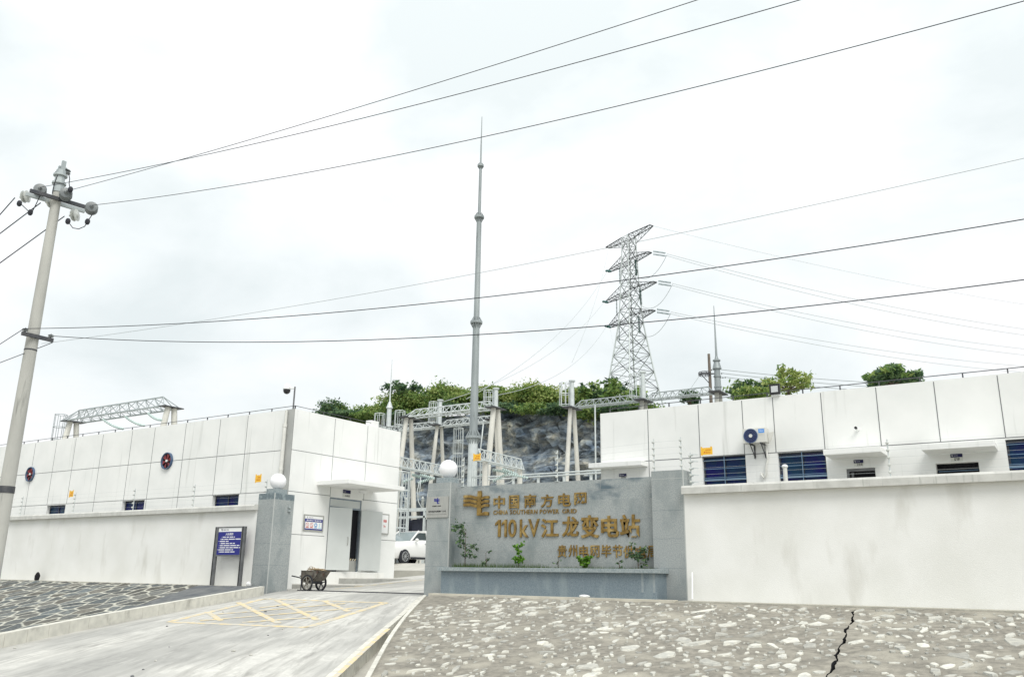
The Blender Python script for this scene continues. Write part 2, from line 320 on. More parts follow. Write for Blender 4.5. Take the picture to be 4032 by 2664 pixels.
def copy_thing(o, loc, label, rz=None):
    c = o.copy(); C.objects.link(c); c.location = loc; c['label'] = label
    if rz is not None: c.rotation_euler = (0, 0, rz)
    for ch in list(o.children):
        d = ch.copy(); C.objects.link(d); d.parent = c
        for g in list(ch.children): h = g.copy(); C.objects.link(h); h.parent = d
    return c
# text: one glyph string as a mesh in a unit box
GL = {}
def glyph(txt, bold=.0):
    k = (txt, bold)
    if k in GL: return GL[k]
    c = bpy.data.curves.new('t', 'FONT'); c.body = txt; c.offset = bold; c.resolution_u = 3
    o = bpy.data.objects.new('t', c); C.objects.link(o); dg = bpy.context.evaluated_depsgraph_get(); me = bpy.data.meshes.new_from_object(o.evaluated_get(dg))
    v = np.array([q.co[:2] for q in me.vertices]); f = [tuple(p.vertices) for p in me.polygons]
    ec = {}
    for p in f:
        for i in range(len(p)):
            a, b = p[i], p[(i+1) % len(p)]; ec[(a, b)] = 1
    be = [ed for ed in ec if (ed[1], ed[0]) not in ec]
    bpy.data.objects.remove(o); bpy.data.curves.remove(c); bpy.data.meshes.remove(me)
    lo = v.min(0); hi = v.max(0); v = (v-lo)/(hi-lo); GL[k] = (v, f, be, float((hi-lo)[0]/(hi-lo)[1])); return GL[k]
def text(mb, txt, o, ux, uz, w, h, depth, n, mi=0, bold=.0):
    """lower-left corner o, unit axes ux, uz, outward normal n"""
    v, f, be, asp = glyph(txt, bold); o = Vector(o); ux = Vector(ux); uz = Vector(uz); n = Vector(n)
    if w is None: w = h*asp
    a = [o+ux*(p[0]*w)+uz*(p[1]*h)+n*depth for p in v]; b = [o+ux*(p[0]*w)+uz*(p[1]*h) for p in v]; k = len(a)
    mb.add(a+b, [tuple(q) for q in f]+[(e1, e0, k+e0, k+e1) for e0, e1 in be], mi); return w
XA, YA, ZA_ = (1, 0, 0), (0, 1, 0), (0, 0, 1)
NY = (0, -1, 0); PX = (1, 0, 0)
def emblem(mb, o, ux, uz, n, w, h, depth, mi=0):
    o = Vector(o); ux = Vector(ux); uz = Vector(uz); n = Vector(n)
    fn = lambda u, v, k: o+ux*(u*w)+uz*(v*h)+n*(depth if k == 0 else 0)
    mb.prism([(.55, 0), (1, 0), (1, .13), (.86, .15), (.71, .10), (.71, .84), (.69, 1), (.56, 1), (.56, .80), (.55, .62)], fn, mi)
    for i in range(3):
        y = .785-i*.165; mb.prism([(0, y-.06), (.28, y-.06), (.45, y-.12), (.56, y-.13), (.56, y-.0), (.45, y+.01), (.28, y+.065), (0, y+.065)], fn, mi)
    for i in range(3):
        y = .73-i*.165; mb.prism([(.70, y-.11), (.84, y-.05), (1, y-.055), (1, y+.05), (.84, y+.055), (.70, y-.01)], fn, mi)
rng = random.Random(7)

# ================================================================== SETTING
ZRD = lambda Y: -.12-.085*(20-max(Y, 7.4)) if Y < 20 else (-.12+.03*(Y-20) if Y < 22.3 else -.05+.07*min(Y-22.3, 8.7))
def poly_extend(pts, a, b):
    pts = [Vector(p) for p in pts]
    return [pts[0]+(pts[0]-pts[1]).normalized()*a]*(a > 0)+pts+[pts[-1]+(pts[-1]-pts[-2]).normalized()*b]*(b > 0)
RP = lambda q: onramp(*q, -.12, .085, 20)
left_edge = poly_extend([RP(D(*q)) for q in ((600, 1378), (400, 1416), (200, 1454), (0, 1497))], 0, 6)
right_edge = poly_extend([RP(D(*q)) for q in ((985, 1379), (930, 1430), (870, 1480), (800, 1545), (770, 1572))], 0, 5)
def resample(pts, n):
    d = [0]
    for a, b in zip(pts, pts[1:]): d.append(d[-1]+(b-a).length)
    out = []
    for i in range(n):
        t = d[-1]*i/(n-1); k = 0
        while k < len(d)-2 and t > d[k+1]: k += 1
        out.append(pts[k].lerp(pts[k+1], (t-d[k])/(d[k+1]-d[k])))
    return out
def smoothp(p, it=30):
    p = [q.copy() for q in p]
    for _ in range(it): p = [p[0]]+[(p[i-1]+p[i]*2+p[i+1])/4 for i in range(1, len(p)-1)]+[p[-1]]
    return p
NL = 40
Lp = smoothp(resample(left_edge, NL)); Rp = smoothp(resample(right_edge, NL), 12)
for P in Lp+Rp: P.z = ZRD(P.y)
mb = MB()
mb.quad((-900, -900, -1.9), (900, -900, -1.9), (900, 1200, -1.9), (-900, 1200, -1.9)); struct(mb.build('ground', EARTH))
def road_strip(name, A, B, mat, cols=10, dz=0):
    vs = []; uv = []; fs = []; dist = 0
    for i, (a, b) in enumerate(zip(A, B)):
        if i: dist += ((A[i]+B[i])/2-(A[i-1]+B[i-1])/2).length
        for k in range(cols+1):
            q = a.lerp(b, k/cols); vs.append((q.x, q.y, q.z+dz)); uv.append((k/cols*6.5, dist))
    for i in range(len(A)-1):
        for k in range(cols): j = i*(cols+1)+k; fs.append((j, j+cols+1, j+cols+2, j+1))
    me = bpy.data.meshes.new(name); me.from_pydata(vs, [], fs); ul = me.uv_layers.new(name='UVMap')
    for lp in me.loops: ul.data[lp.index].uv = uv[lp.vertex_index]
    me.materials.append(mat); me.update(); o = bpy.data.objects.new(name, me); C.objects.link(o); return struct(o)
inA = [Vector((-24.2, y, ZRD(y))) for y in (31.05, 29, 27, 24, 22.3, 21.6)]; inB = [Vector((-15.2, y, ZRD(y))) for y in (31.05, 29, 27, 24, 22.3, 21.6)]
inA += [Vector((-22.9, 20.9, ZRD(20.9)))]; inB += [Vector((-15.6, 20.9, ZRD(20.9)))]
road_strip('driveway', inA+Lp, inB+Rp, ROAD)
mb = MB(); mb.quad((-120, -40, -1.215), (60, -40, -1.215), (60, 9.2, -1.215), (-120, 9.2, -1.215)); o = mb.build('road', YARD); struct(o)
# inner yard, one step higher behind the driveway
mb = MB()
mb.quad((-80, 20.3, -.2), (12, 20.3, -.2), (12, 31.0, .2), (-80, 31.0, .2))
mb.box(-30, 12, 31.0, 31.3, .1, .68, 0); mb.quad((-90, 31.3, .68), (12, 31.3, .68), (12, 33, 1.03), (-90, 33, 1.03)); mb.quad((-90, 33, 1.03), (20, 33, 1.03), (20, 72, 1.1), (-90, 72, 1.1))
struct(mb.build('yard', YARD))
# left stone slope (dark pitching) and strips
BL = lambda x, y: onramp(*Z1(x, y), .03, .25, 19.4)
EL = lambda Y: .03-.25*(19.4-Y)
mb = MB()
# fitted stones set in raised pale pointing: real relief, one tone per stone
st_ = .038; gx = np.arange(-43, -21.0, st_); gy = np.arange(11.5, 19.4+st_, st_); GX, GY = np.meshgrid(gx, gy)
rs = np.random.RandomState(5); sx_, sy_ = .66, .56; cxs_, cys_ = np.meshgrid(np.arange(-44, -20, sx_), np.arange(10.5, 20.5, sy_)); cxs_ = cxs_+(np.arange(cxs_.shape[0]) % 2)[:, None]*sx_*.5
seeds = np.stack([(cxs_+rs.uniform(-.25, .25, cxs_.shape)).ravel(), (cys_+rs.uniform(-.22, .22, cxs_.shape)).ravel()], 1); tone = rs.uniform(.65, 1.4, len(seeds)); warm = rs.uniform(-.012, .012, len(seeds))
P_ = np.stack([GX.ravel(), GY.ravel()], 1); P2 = P_+np.stack([.05*np.sin(P_[:, 1]*5+P_[:, 0]*2), .05*np.sin(P_[:, 0]*6+1)], 1); dE = np.empty(len(P_)); idx = np.empty(len(P_), int)
for k in range(0, len(P_), 6000):
    q = P2[k:k+6000]; d2 = ((q[:, None, :]-seeds[None])**2).sum(2); o_ = np.argpartition(d2, 3, 1)[:, :4]; dd = np.take_along_axis(d2, o_, 1); f1 = dd.argmin(1); i1 = o_[np.arange(len(q)), f1]; e_ = np.full(len(q), 9.)
    for c_ in range(4):
        ic = o_[:, c_]; m_ = ic != i1; a_ = seeds[i1]; b_ = seeds[ic]; dv = b_-a_; ln = np.linalg.norm(dv, axis=1)+1e-9; e_ = np.where(m_, np.minimum(e_, (((a_+b_)/2-q)*dv).sum(1)/ln), e_)
    dE[k:k+6000] = e_; idx[k:k+6000] = i1
jw = .028+.012*np.sin(P_[:, 0]*3.1+P_[:, 1]*2.3); mort = np.clip((jw+.018-dE)/.022, 0, 1); dome = np.clip((dE-jw)/.14, 0, 1)
zz = .03-.25*(19.4-P_[:, 1])-.03+.030*mort+.045*np.sqrt(dome)+.008*np.sin(P_[:, 0]*23)*np.sin(P_[:, 1]*19)*dome
edge = 1-.45*np.clip(1-(dE-jw)/.06, 0, 1)*(1-mort)  # stone tone darkened beside the pointing: groove shadow put into the colour
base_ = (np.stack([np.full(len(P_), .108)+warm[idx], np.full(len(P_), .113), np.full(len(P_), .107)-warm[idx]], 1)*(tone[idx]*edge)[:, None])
colr = base_*(1-mort[:, None])+np.array([.47, .465, .40])*mort[:, None]
ny_, nx_ = GX.shape; fcs = []
for r_ in range(ny_-1):
    xm = -23.2+(19.4-gy[r_])/7.9*2.0
    for c_ in range(nx_-1):
        if gx[c_] > xm: break
        k = r_*nx_+c_; fcs.append((k, k+1, k+nx_+1, k+nx_))
me = bpy.data.meshes.new('stone_slope'); nf = len(P_); vts = [(float(a), float(b), float(c)) for a, b, c in zip(P_[:, 0], P_[:, 1], zz)]
vts += [(-90, 19.4, EL(19.4)), (-90, 11.5, EL(11.5)), (-43, 11.5, EL(11.5)), (-43, 19.4, EL(19.4))]; fcs.append((nf, nf+1, nf+2, nf+3))
me.from_pydata(vts, [], fcs); at_ = me.attributes.new('tone', 'FLOAT_COLOR', 'POINT'); ca = np.ones((nf+4, 4), np.float32); ca[:nf, :3] = colr; ca[nf:, :3] = (.16, .165, .155); at_.data.foreach_set('color', ca.ravel())
me.materials.append(PITCHING); me.update(); o = bpy.data.objects.new('stone_slope', me); C.objects.link(o); struct(o)
mb = MB(); mb.box(-90, -23.5, 19.38, 20.0, -.4, .045); struct(mb.build('wall_foot_strip', STRIP))
mb = MB(); a = BL(1000, 1100); b = BL(630, 1222); a = Vector((a.x, 19.36, .035))
kc = [q for q in Lp]
def kerb_out(Y):
    for p, q in zip(Lp, Lp[1:]):
        if (p.y-Y)*(q.y-Y) <= 0: t = (p.y-Y)/(p.y-q.y); return p.lerp(q, t)
    return Lp[-1]
kd = kerb_out(12.6); kt = kerb_out(18.4)
mb.add([a+Vector((0, 0, .006)), Vector((-23.3, 19.36, .05)), Vector((kt.x-.17, 19.0, .07)), Vector((kerb_out(16).x-.17, 16, ZRD(16)+.20)), Vector((kd.x-.17, 12.6, ZRD(12.6)+.20)), b+Vector((0, 0, .012)), Vector((b.x+.4, 14.2, EL(14.2)+.01))], [(0, 5, 3, 2, 1), (5, 6, 4, 3)]); struct(mb.build('ramp_apron', DCONC))
# kerbs
def kerb_line(name, P, w0, w1, dz0, dz1, mat, joint=True):
    mb = MB(); n = len(P); side = []
    for i in range(n):
        d = (P[min(i+1, n-1)]-P[max(i-1, 0)]); d.z = 0; d.normalize(); side.append(Vector((d.y, -d.x, 0)))     # points to the driver's left = towards -X when walking to the camera
    for i in range(n-1):
        a0 = P[i]+side[i]*w0; a1 = P[i]+side[i]*w1; b0 = P[i+1]+side[i+1]*w0; b1 = P[i+1]+side[i+1]*w1
        if joint:
            g = (b0-a0).normalized()*.006; a0 = a0+g; a1 = a1+g; b0 = b0-g; b1 = b1-g
        z = lambda p, d: (p.x, p.y, p.z+d)
        mb.add([z(a0, dz0), z(a1, dz0), z(b1, dz0), z(b0, dz0), z(a0, dz1), z(a1, dz1), z(b1, dz1), z(b0, dz1)], [(3, 2, 1, 0), (4, 5, 6, 7), (0, 1, 5, 4), (1, 2, 6, 5), (2, 3, 7, 6), (3, 0, 4, 7)])
    return struct(mb.build(name, mat))
side_sign = 1
Lk = resample(Lp, 26); Lk = [Vector((p.x, p.y, ZRD(p.y))) for p in Lk]
Rk = resample(Rp, 30); Rk = [Vector((p.x, p.y, ZRD(p.y))) for p in Rk]
# walking from the gate to the camera the left road edge lies on the walker's right hand
kerb_line('kerb', Lk, -.0, -.17, -.9, .27, KERB)
kerb_line('kerb', Rk, .0, .12, -.5, .012, KERB)
# right bank: brown mortar with embedded white stones, split by a crack
EK = .12; ER = lambda Y: -.03-EK*(19.25-Y)
BR = lambda q: onramp(*q, -.03, EK, 19.25)
lip = poly_extend([BR(D(*q)) for q in ((988, 1381), (945, 1426), (905, 1482), (860, 1568))], 0, 2.5); lip = smoothp(resample(lip, 24), 6)
def interpX(P, Y):
    for p, q in zip(P, P[1:]):
        if (p.y-Y)*(q.y-Y) <= 0 and p.y != q.y: return p.lerp(q, (p.y-Y)/(p.y-q.y)).x
    return P[0].x if Y > P[0].y else P[-1].x
mb = MB()
for p, q in zip(lip, lip[1:]):
    for w0, w1, d0, d1 in ((-.10, 0, -.3, .035),):
        mb.add([(p.x+w0, p.y, p.z+d0), (p.x+w1, p.y, p.z+d0), (q.x+w1, q.y, q.z+d0), (q.x+w0, q.y, q.z+d0), (p.x+w0, p.y, p.z+d1), (p.x+w1, p.y, p.z+d1), (q.x+w1, q.y, q.z+d1), (q.x+w0, q.y, q.z+d1)], [(4, 7, 6, 5), (0, 1, 5, 4), (1, 2, 6, 5), (2, 3, 7, 6), (3, 0, 4, 7)])
struct(mb.build('gutter_lip', KERB))
mb = MB()
for p, q in zip(lip, lip[1:]):
    x0 = interpX(Rp, p.y)-.05; x1 = interpX(Rp, q.y)-.05; mb.quad((x0, p.y, ZRD(p.y)-.26), (x1, q.y, ZRD(q.y)-.26), (q.x-.05, q.y, q.z-.24), (p.x-.05, p.y, p.z-.24))
struct(mb.build('gutter', YARD))
cT = BR(D(1980, 1418)); cB = BR(D(1920, 1568))
def crackX(Y):
    t = (cT.y-Y)/(cT.y-cB.y); x = cT.x+(cB.x-cT.x)*t
    return x+.022*math.sin(Y*3.3)+.014*math.sin(Y*9+1)+.006*math.sin(Y*23)
def gapw(Y): return 0 if Y > cT.y else .004+.017*abs(math.sin(Y*3.1+.4))**1.5+.010*abs(math.sin(Y*9.7))
def hz(x, y): return .022*math.sin(x*2.1+math.sin(y*1.7))*math.sin(y*2.6+.5)+.012*math.sin(x*7.1+y*3)*math.sin(y*6.3)
rows = [19.25-i*.11 for i in range(97)]
mb = MB()
def patch(xl, xr, nx):
    g = []
    for Y in rows:
        a = xl(Y); b = xr(Y); g.append([(a+(b-a)*k/nx, Y, ER(Y)+hz(a+(b-a)*k/nx, Y)*(1 if k not in (0,) else .3)) for k in range(nx+1)])
    k0 = len(mb.v); vs = [p for r in g for p in r]; fs = []
    for i in range(len(rows)-1):
        for k in range(nx): j = i*(nx+1)+k; fs.append((j, j+nx+1, j+nx+2, j+1))
    mb.add(vs, fs, 0); return g
g1 = patch(lambda Y: interpX(lip, Y), lambda Y: crackX(Y)-gapw(Y), 90)
g2 = patch(lambda Y: crackX(Y)+gapw(Y), lambda Y: 9.0, 100)
for i in range(len(rows)-1):
    a = g1[i][-1]; b = g1[i+1][-1]; c = g2[i][0]; d = g2[i+1][0]; z = lambda p: (p[0], p[1], p[2]-.25)
    if rows[i] > cT.y+.15: continue
    mb.quad(a, b, z(b), z(a), 2); mb.quad(c, d, z(d), z(c), 2); mb.quad(z(a), z(b), z(d), z(c), 2)
nst = 0; tries = 0; placed = []
while nst < 2500 and tries < 26000:
    tries += 1; Y = rng.uniform(9.3, 18.95); X = rng.uniform(-13.5, 6)
    if X < interpX(lip, Y)+.15 or abs(X-crackX(Y)) < .10: continue
    q_ = rng.random(); a = rng.uniform(.11, .20) if q_ < .11 else rng.uniform(.055, .11) if q_ < .55 else rng.uniform(.02, .05); b = a*rng.uniform(1.0, 2.4)
    if any((X-px)**2+((Y-py)*.6)**2 < (a+pr)**2*.8 for px, py, pr in placed): continue
    placed.append((X, Y, a)); nst += 1; n = rng.randint(5, 10); th = rng.uniform(-.75, .75); pts = []
    for k in range(n):
        t = 2*math.pi*(k+rng.uniform(-.25, .25))/n; r = rng.uniform(.5, 1.15); u = a*r*math.cos(t); w = b*r*math.sin(t)
        pts.append((X+u*math.cos(th)-w*math.sin(th), Y+u*math.sin(th)+w*math.cos(th)))
    h = rng.uniform(.008, .03); base = [(x, y, ER(y)+hz(x, y)-.02) for x, y in pts]
    tx, ty = rng.uniform(-.06, .06), rng.uniform(-.08, .08)
    top = [(X+(x-X)*.86, Y+(y-Y)*.86, ER(y)+hz(x, y)+h+tx*(x-X)+ty*(y-Y)) for x, y in pts]
    mb.add(base+top, [(i, (i+1) % n, n+(i+1) % n, n+i) for i in range(n)]+[tuple(range(n, 2*n))], 1)
o = struct(mb.build('mortar_bank', [MORTAR, STONE, DARK]))
mb = MB(); mb.box(-15.25, -8.1, 19.14, 19.42, -.4, .01, 0); mb.box(-8.1, 9, 19.25, 20.0, -.4, -.005, 1); struct(mb.build('wall_foot_strip', [pm('pale mortar', (.62, .59, .50), (.50, .475, .40), scale=4, rough=.95), STRIP]))
# painted markings on the driveway
def rpt(q, dz=.004):
    p = RP(q); return Vector((p.x, p.y, ZRD(p.y)+dz))
def stripe(mb, a, b, w, n=8, dz=.004):
    d = (b-a); d.z = 0; d.normalize(); s_ = Vector((d.y, -d.x, 0))*w/2
    for i in range(n):
        p = a.lerp(b, i/n); q = a.lerp(b, (i+1)/n)
        P4 = [p-s_, q-s_, q+s_, p+s_]
        mb.add([(v.x, v.y, ZRD(v.y)+dz) for v in P4], [(0, 1, 2, 3)])
mb = MB(); c4 = [rpt(ZR(1450, 218)), rpt(ZR(2120, 240)), rpt(ZR(1690, 375)), rpt(ZR(930, 345))]
for i in range(4): stripe(mb, c4[i], c4[(i+1) % 4], .2)
e01 = lambda t: c4[0].lerp(c4[1], t); e32 = lambda t: c4[3].lerp(c4[2], t); e03 = lambda t: c4[0].lerp(c4[3], t); e12 = lambda t: c4[1].lerp(c4[2], t)
for qa, qb in (((1310, 238), (1530, 352)), ((1520, 225), (1745, 335)), ((1780, 230), (1920, 288)), ((1140, 290), (1215, 338))): stripe(mb, rpt(ZR(*qa)), rpt(ZR(*qb)), .15, dz=.0055)
for qa, qb in (((1100, 338), (1990, 266)), ((1330, 348), (1750, 318)), ((1430, 268), (1680, 235)), ((1170, 305), (1900, 243))): stripe(mb, rpt(ZR(*qa)), rpt(ZR(*qb)), .21, dz=.007)
for P, s_, w in ((Lk, -1, .07), (Rk, 1, .09)):
    for i in range(1 if s_ < 0 else 12, len(P)-1):
        off = Vector((.10 if s_ < 0 else .03, 0, 0)); stripe(mb, P[i]+off, P[i+1]+off, w, 1, .005 if s_ < 0 else .016)
stripe(mb, Vector((-22.15, 22.6, 0)), Vector((-22.05, 30.9, 0)), .16, 12, .006)
struct(mb.build('road_marking', YPAINT))
mb = MB(); mb.box(-22.6, -16.1, 21.25, 21.33, -.2, ZRD(21.3)+.03); mb.build('gate_rail', STEEL_D); tag(bpy.data.objects['gate_rail'], 'dark steel gate rail set flush across the entrance between the granite pillars', 'gate rail')

# ---- hill and rock cliff
def cliff_top(x):
    pts = [(-120, 1), (-84, 2), (-76, 8), (-72, 15.5), (-67, 17.4), (-60, 16.9), (-55, 16.6), (-48, 16.9), (-43, 16.7), (-41, 15.8), (-38, 15.4), (-35, 14.2), (-28, 13.5), (10, 12)]
    for (a, za), (b, zb) in zip(pts, pts[1:]):
        if a <= x <= b: return za+(zb-za)*(x-a)/(b-a)
    return 12
def fbm(x, z, s):
    v = 0; a = 1
    for o in range(5):
        f = 2**o; v += a*math.sin(x*.35*f+s+2.3*math.sin(z*.41*f+o))*math.sin(z*.55*f+o*1.7+math.sin(x*.27*f+s)); a *= .55
    return v
mb = MB(); nx, nzr = 190, 44; vs = []; fs = []
for i in range(nx+1):
    x = -112+i*(112+8)/nx; zt = cliff_top(x)+.35*math.sin(x*1.3)+.2*math.sin(x*3.7)
    for j in range(nzr+1):
        t = j/nzr; z = .9+(zt-.9)*t; y = 68+4.2*t+fbm(x, z, 1)*.75+(.55*round(fbm(x*.5, z*1.6, 4)*1.2))
        if z < 8.5: y -= (8.5-z)*.18+.35*math.floor(z*.9)*.0+(-.5 if (z % 2.1) < .5 else 0)
        vs.append((x, y, z))
    vs.append((x, 82, cliff_top(x*72/82)+2.3))          # the ledge behind the rim, running under the hill
for i in range(nx):
    for j in range(nzr+1): k = i*(nzr+2)+j; fs.append((k, k+nzr+2, k+nzr+3, k+1))
mb.add(vs, fs); struct(mb.build('rock_cliff', ROCK))
mb = MB(); vs = []; fs = []
ys = [73.6, 74.0, 76, 80, 90, 107, 130, 170]
for i in range(61):
    for j, y in enumerate(ys):
        x = (-112+i*2)*y/72; vs.append((x, y, cliff_top(x*72/y)+(y-72)*.20+.3*math.sin(x*.8+j)-(2.2 if j == 0 else .3)))
for i in range(60):
    for j in range(len(ys)-1): k = i*len(ys)+j; fs.append((k, k+len(ys), k+len(ys)+1, k+1))
mb.add(vs, fs); struct(mb.build('hill', HILLG))

# ================================================================== BOUNDARY WALLS
def wall_thing(label, x0, x1, zt, zb):
    t = thing('boundary_wall', label, 'wall', ((x0+x1)/2, 20.12, 0))
    mb = MB(); mb.box(x0, x1, 20.0, 20.24, -.6, zb); mb.build('wall_body', WHITE2, t)
    mb = MB(); mb.prism([(19.83, zb), (20.38, zb), (20.38, zt-.05), (20.34, zt), (19.87, zt), (19.83, zt-.05)], lambda u, v, k: (x0 if k == 0 else x1, u, v)); mb.build('coping', COPING, t); return t
wall_thing('long white rendered boundary wall with a grey coping on the left of the gate', -95, -23.47, 2.72, 2.53)
wall_thing('tall white rendered boundary wall with a grey coping to the right of the sign wall', -8.09, 10, 2.67, 2.47)

# ================================================================== GATE PILLAR + SIGN WALL
def pillar(parent, x0, x1, y0, y1, z0, z1, plinth=True, globe=True, band=1):
    mb = MB(); mb.box(x0, x1, y0, y1, z0, z1-.20, 0)
    mb.box(x0-.001, x1+.001, y0-.001, y1+.001, z1-.20, z1, band)
    if band == 0: mb.box(x0-.0015, x1+.0015, y0-.0015, y1+.0015, z1-.205, z1-.197, 2)
    for zz in (.72, 1.42, 2.1): mb.box(x0-.0015, x1+.0015, y0-.0015, y1+.0015, zz, zz+.006, 1)
    mb.box(x1-.022, x1+.002, y0-.002, y0+.02, z0, z1, 2)
    mb.build('shaft', [GRANITE, STAIN, GROUT], parent)
    if plinth:
        mb = MB(); mb.box(x0+.18, x1-.16, y0+.15, y1-.2, z1, z1+.17); pl = mb.build('plinth', GRANITE_C, parent)
    if globe:
        mb = MB(); cx, cy = (x0+x1)/2+.02, (y0+y1)/2-.02; mb.sphere((cx, cy, z1+.44), .275, 32, 18); g = mb.build('globe_lamp', GLOBE, parent, smooth='all')
        mb = MB(); mb.cyl((cx, cy, z1+.165), (cx, cy, z1+.19), .09, n=16); mb.build('lamp_base', STEEL_D, g)
gp = thing('gate_pillar', 'square grey granite gate pillar topped by a white globe lamp beside the handcart', 'pillar', (-23.08, 20.44, -.1))
pillar(gp, -23.48, -22.69, 20.0, 20.88, -.3, 3.08)
mb = MB(); mb.box(-22.69, -22.64, 20.62, 20.72, 2.5, 2.56); mb.box(-22.69, -22.65, 20.62, 20.72, 2.62, 2.68); mb.build('hinge_bracket', STEEL, gp)
sw = thing('sign_wall', 'grey granite entrance wall with gilt lettering between two square pillars', 'sign wall', (-12.1, 20.4, 0))
pillar(sw, -16.1, -15.26, 20.0, 20.8, -.3, 3.10, band=0)
pillar(sw, -8.94, -8.09, 20.0, 20.5, -.3, 3.08, False, False, band=0)
SWY = 20.27
mb = MB(); mb.box(-15.26, -8.94, SWY, 20.6, -.3, 2.45, 0); mb.box(-15.26, -8.94, SWY-.0005, 20.6, 2.45, 2.98, 3)
for k in range(1, 8): xx = -15.26+k*.79; mb.box(xx, xx+.006, SWY-.0015, SWY+.01, 2.74, 2.981, 1)
mb.box(-15.26, -8.94, SWY-.0012, SWY+.01, 2.715, 2.72, 1); mb.box(-15.26, -8.94, SWY-.0012, SWY+.01, 1.14, 1.147, 1); mb.box(-15.26, -8.94, SWY-.0012, SWY+.01, 1.93, 1.935, 2)
mb.build('panel', [GRANITE, GREYT, STAIN, GRANITE_W], sw)
pl = None
mb = MB(); mb.box(-15.05, -8.62, 19.42, 19.56, -.3, .60, 0); mb.box(-8.76, -8.62, 19.56, 20.0, -.3, .60, 0); mb.box(-15.05, -14.91, 19.56, 20.0, -.3, .60, 0)
for k in range(1, 8): xx = -15.05+k*.8; mb.box(xx, xx+.004, 19.4188, 19.43, 0, .6, 1)
for xa, xb in ((-9.02, -8.96), (-8.72, -8.66)): mb.box(xa, xb, 19.4185, 19.43, .16, .6, 2)
pl = mb.build('planter', [GRANITE_D, STAIN, LIME], sw)
mb = MB(); mb.box(-15.13, -8.55, 19.32, 19.62, .60, .70, 0, .008); mb.box(-8.80, -8.55, 19.62, 20.0, .60, .70); mb.box(-15.13, -14.88, 19.62, 20.0, .60, .70); mb.build('planter_coping', GRANITE_C, pl)
mb = MB(); mb.quad((-14.95, 19.56, .67), (-8.72, 19.56, .67), (-8.72, SWY, .67), (-14.95, SWY, .67)); mb.build('soil', EARTH, pl)
# letters
LY = SWY-.001
def digit_one(bb, depth):
    m = onY(*Z4((bb[0]+bb[2])/2, (bb[1]+bb[3])/2), LY); w = onY(*Z4(bb[2], bb[3]), LY).x-onY(*Z4(bb[0], bb[3]), LY).x; h = abs(onY(*Z4((bb[0]+bb[2])/2, bb[1]), LY).z-onY(*Z4((bb[0]+bb[2])/2, bb[3]), LY).z)
    mb = MB(); mb.prism([(1, 0), (1, 1), (.62, 1), (0, .80), (0, .66), (.55, .78), (.55, 0)], lambda u, v, k: (m.x-w/2+u*w, LY-(depth if k == 0 else 0), m.z-h/2+v*h)); return mb.build('letter', GOLD, sw)
def letter(ch, bb, bold, depth=.03, name='letter'):
    x0, y0, x1, y1 = bb; ll = onY(*Z4(x0, y1), LY); ur = onY(*Z4(x1, y0), LY); lr = onY(*Z4(x1, y1), LY)
    cx = (ll.x+ur.x)/2; w = ur.x-ll.x; m = onY(*Z4((x0+x1)/2, (y0+y1)/2), LY); h = abs(onY(*Z4((x0+x1)/2, y0), LY).z-onY(*Z4((x0+x1)/2, y1), LY).z)
    mb = MB(); text(mb, ch, (m.x-w/2, LY, m.z-h/2), XA, ZA_, w, h, depth, NY, 0, bold); return mb.build(name, GOLD, sw)
for ch, bb in zip('中国南方电网', [(645, 320, 740, 425), (775, 315, 858, 427), (900, 307, 1000, 418), (1040, 308, 1143, 415), (1185, 298, 1290, 408), (1320, 292, 1420, 395)]): letter(ch, bb, .02)
for ch, bb in zip('110kV江龙变电站', [(660, 520, 705, 662), (715, 518, 757, 662), (768, 515, 838, 665), (865, 515, 938, 665), (935, 512, 1030, 662), (1040, 508, 1187, 668), (1218, 490, 1355, 662), (1375, 478, 1525, 672), (1545, 485, 1690, 665), (1702, 475, 1865, 665)]): (digit_one(bb, .035) if ch == '1' else letter(ch, bb, .012 if ch in '0kV' else .026, .035))
for ch, bb in zip('贵州电网毕节供电局', [(1180, 730, 1255, 832), (1270, 728, 1342, 830), (1360, 730, 1440, 830), (1455, 732, 1527, 832), (1545, 728, 1625, 830), (1640, 728, 1720, 835), (1730, 735, 1812, 838), (1830, 740, 1918, 838), (1928, 735, 2012, 838)]): letter(ch, bb, .014, .025)
for word, x0, x1 in (('CHINA', 643, 765), ('SOUTHERN', 782, 1010), ('POWER', 1030, 1190), ('GRID', 1218, 1337)):
    ws = [max(.28, glyph(c, .03)[3]) for c in word]; tot = sum(ws)+.16*(len(ws)-1); x = x0
    for c, w in zip(word, ws):
        ww = (x1-x0)*w/tot; yy = 440-(x-643)*.0187; letter(c, (x, yy, x+ww, yy+36), .012, .018); x += ww+(x1-x0)*.16/tot
mb = MB(); a = onY(*Z4(397, 482), LY); b = onY(*Z4(612, 280), LY); zb = onY(*Z4(600, 482), LY).z; zt = onY(*Z4(532, 280), LY).z
emblem(mb, (a.x, LY, zb), XA, ZA_, NY, b.x-a.x, zt-zb, .06); mb.build('emblem', GOLD, sw)
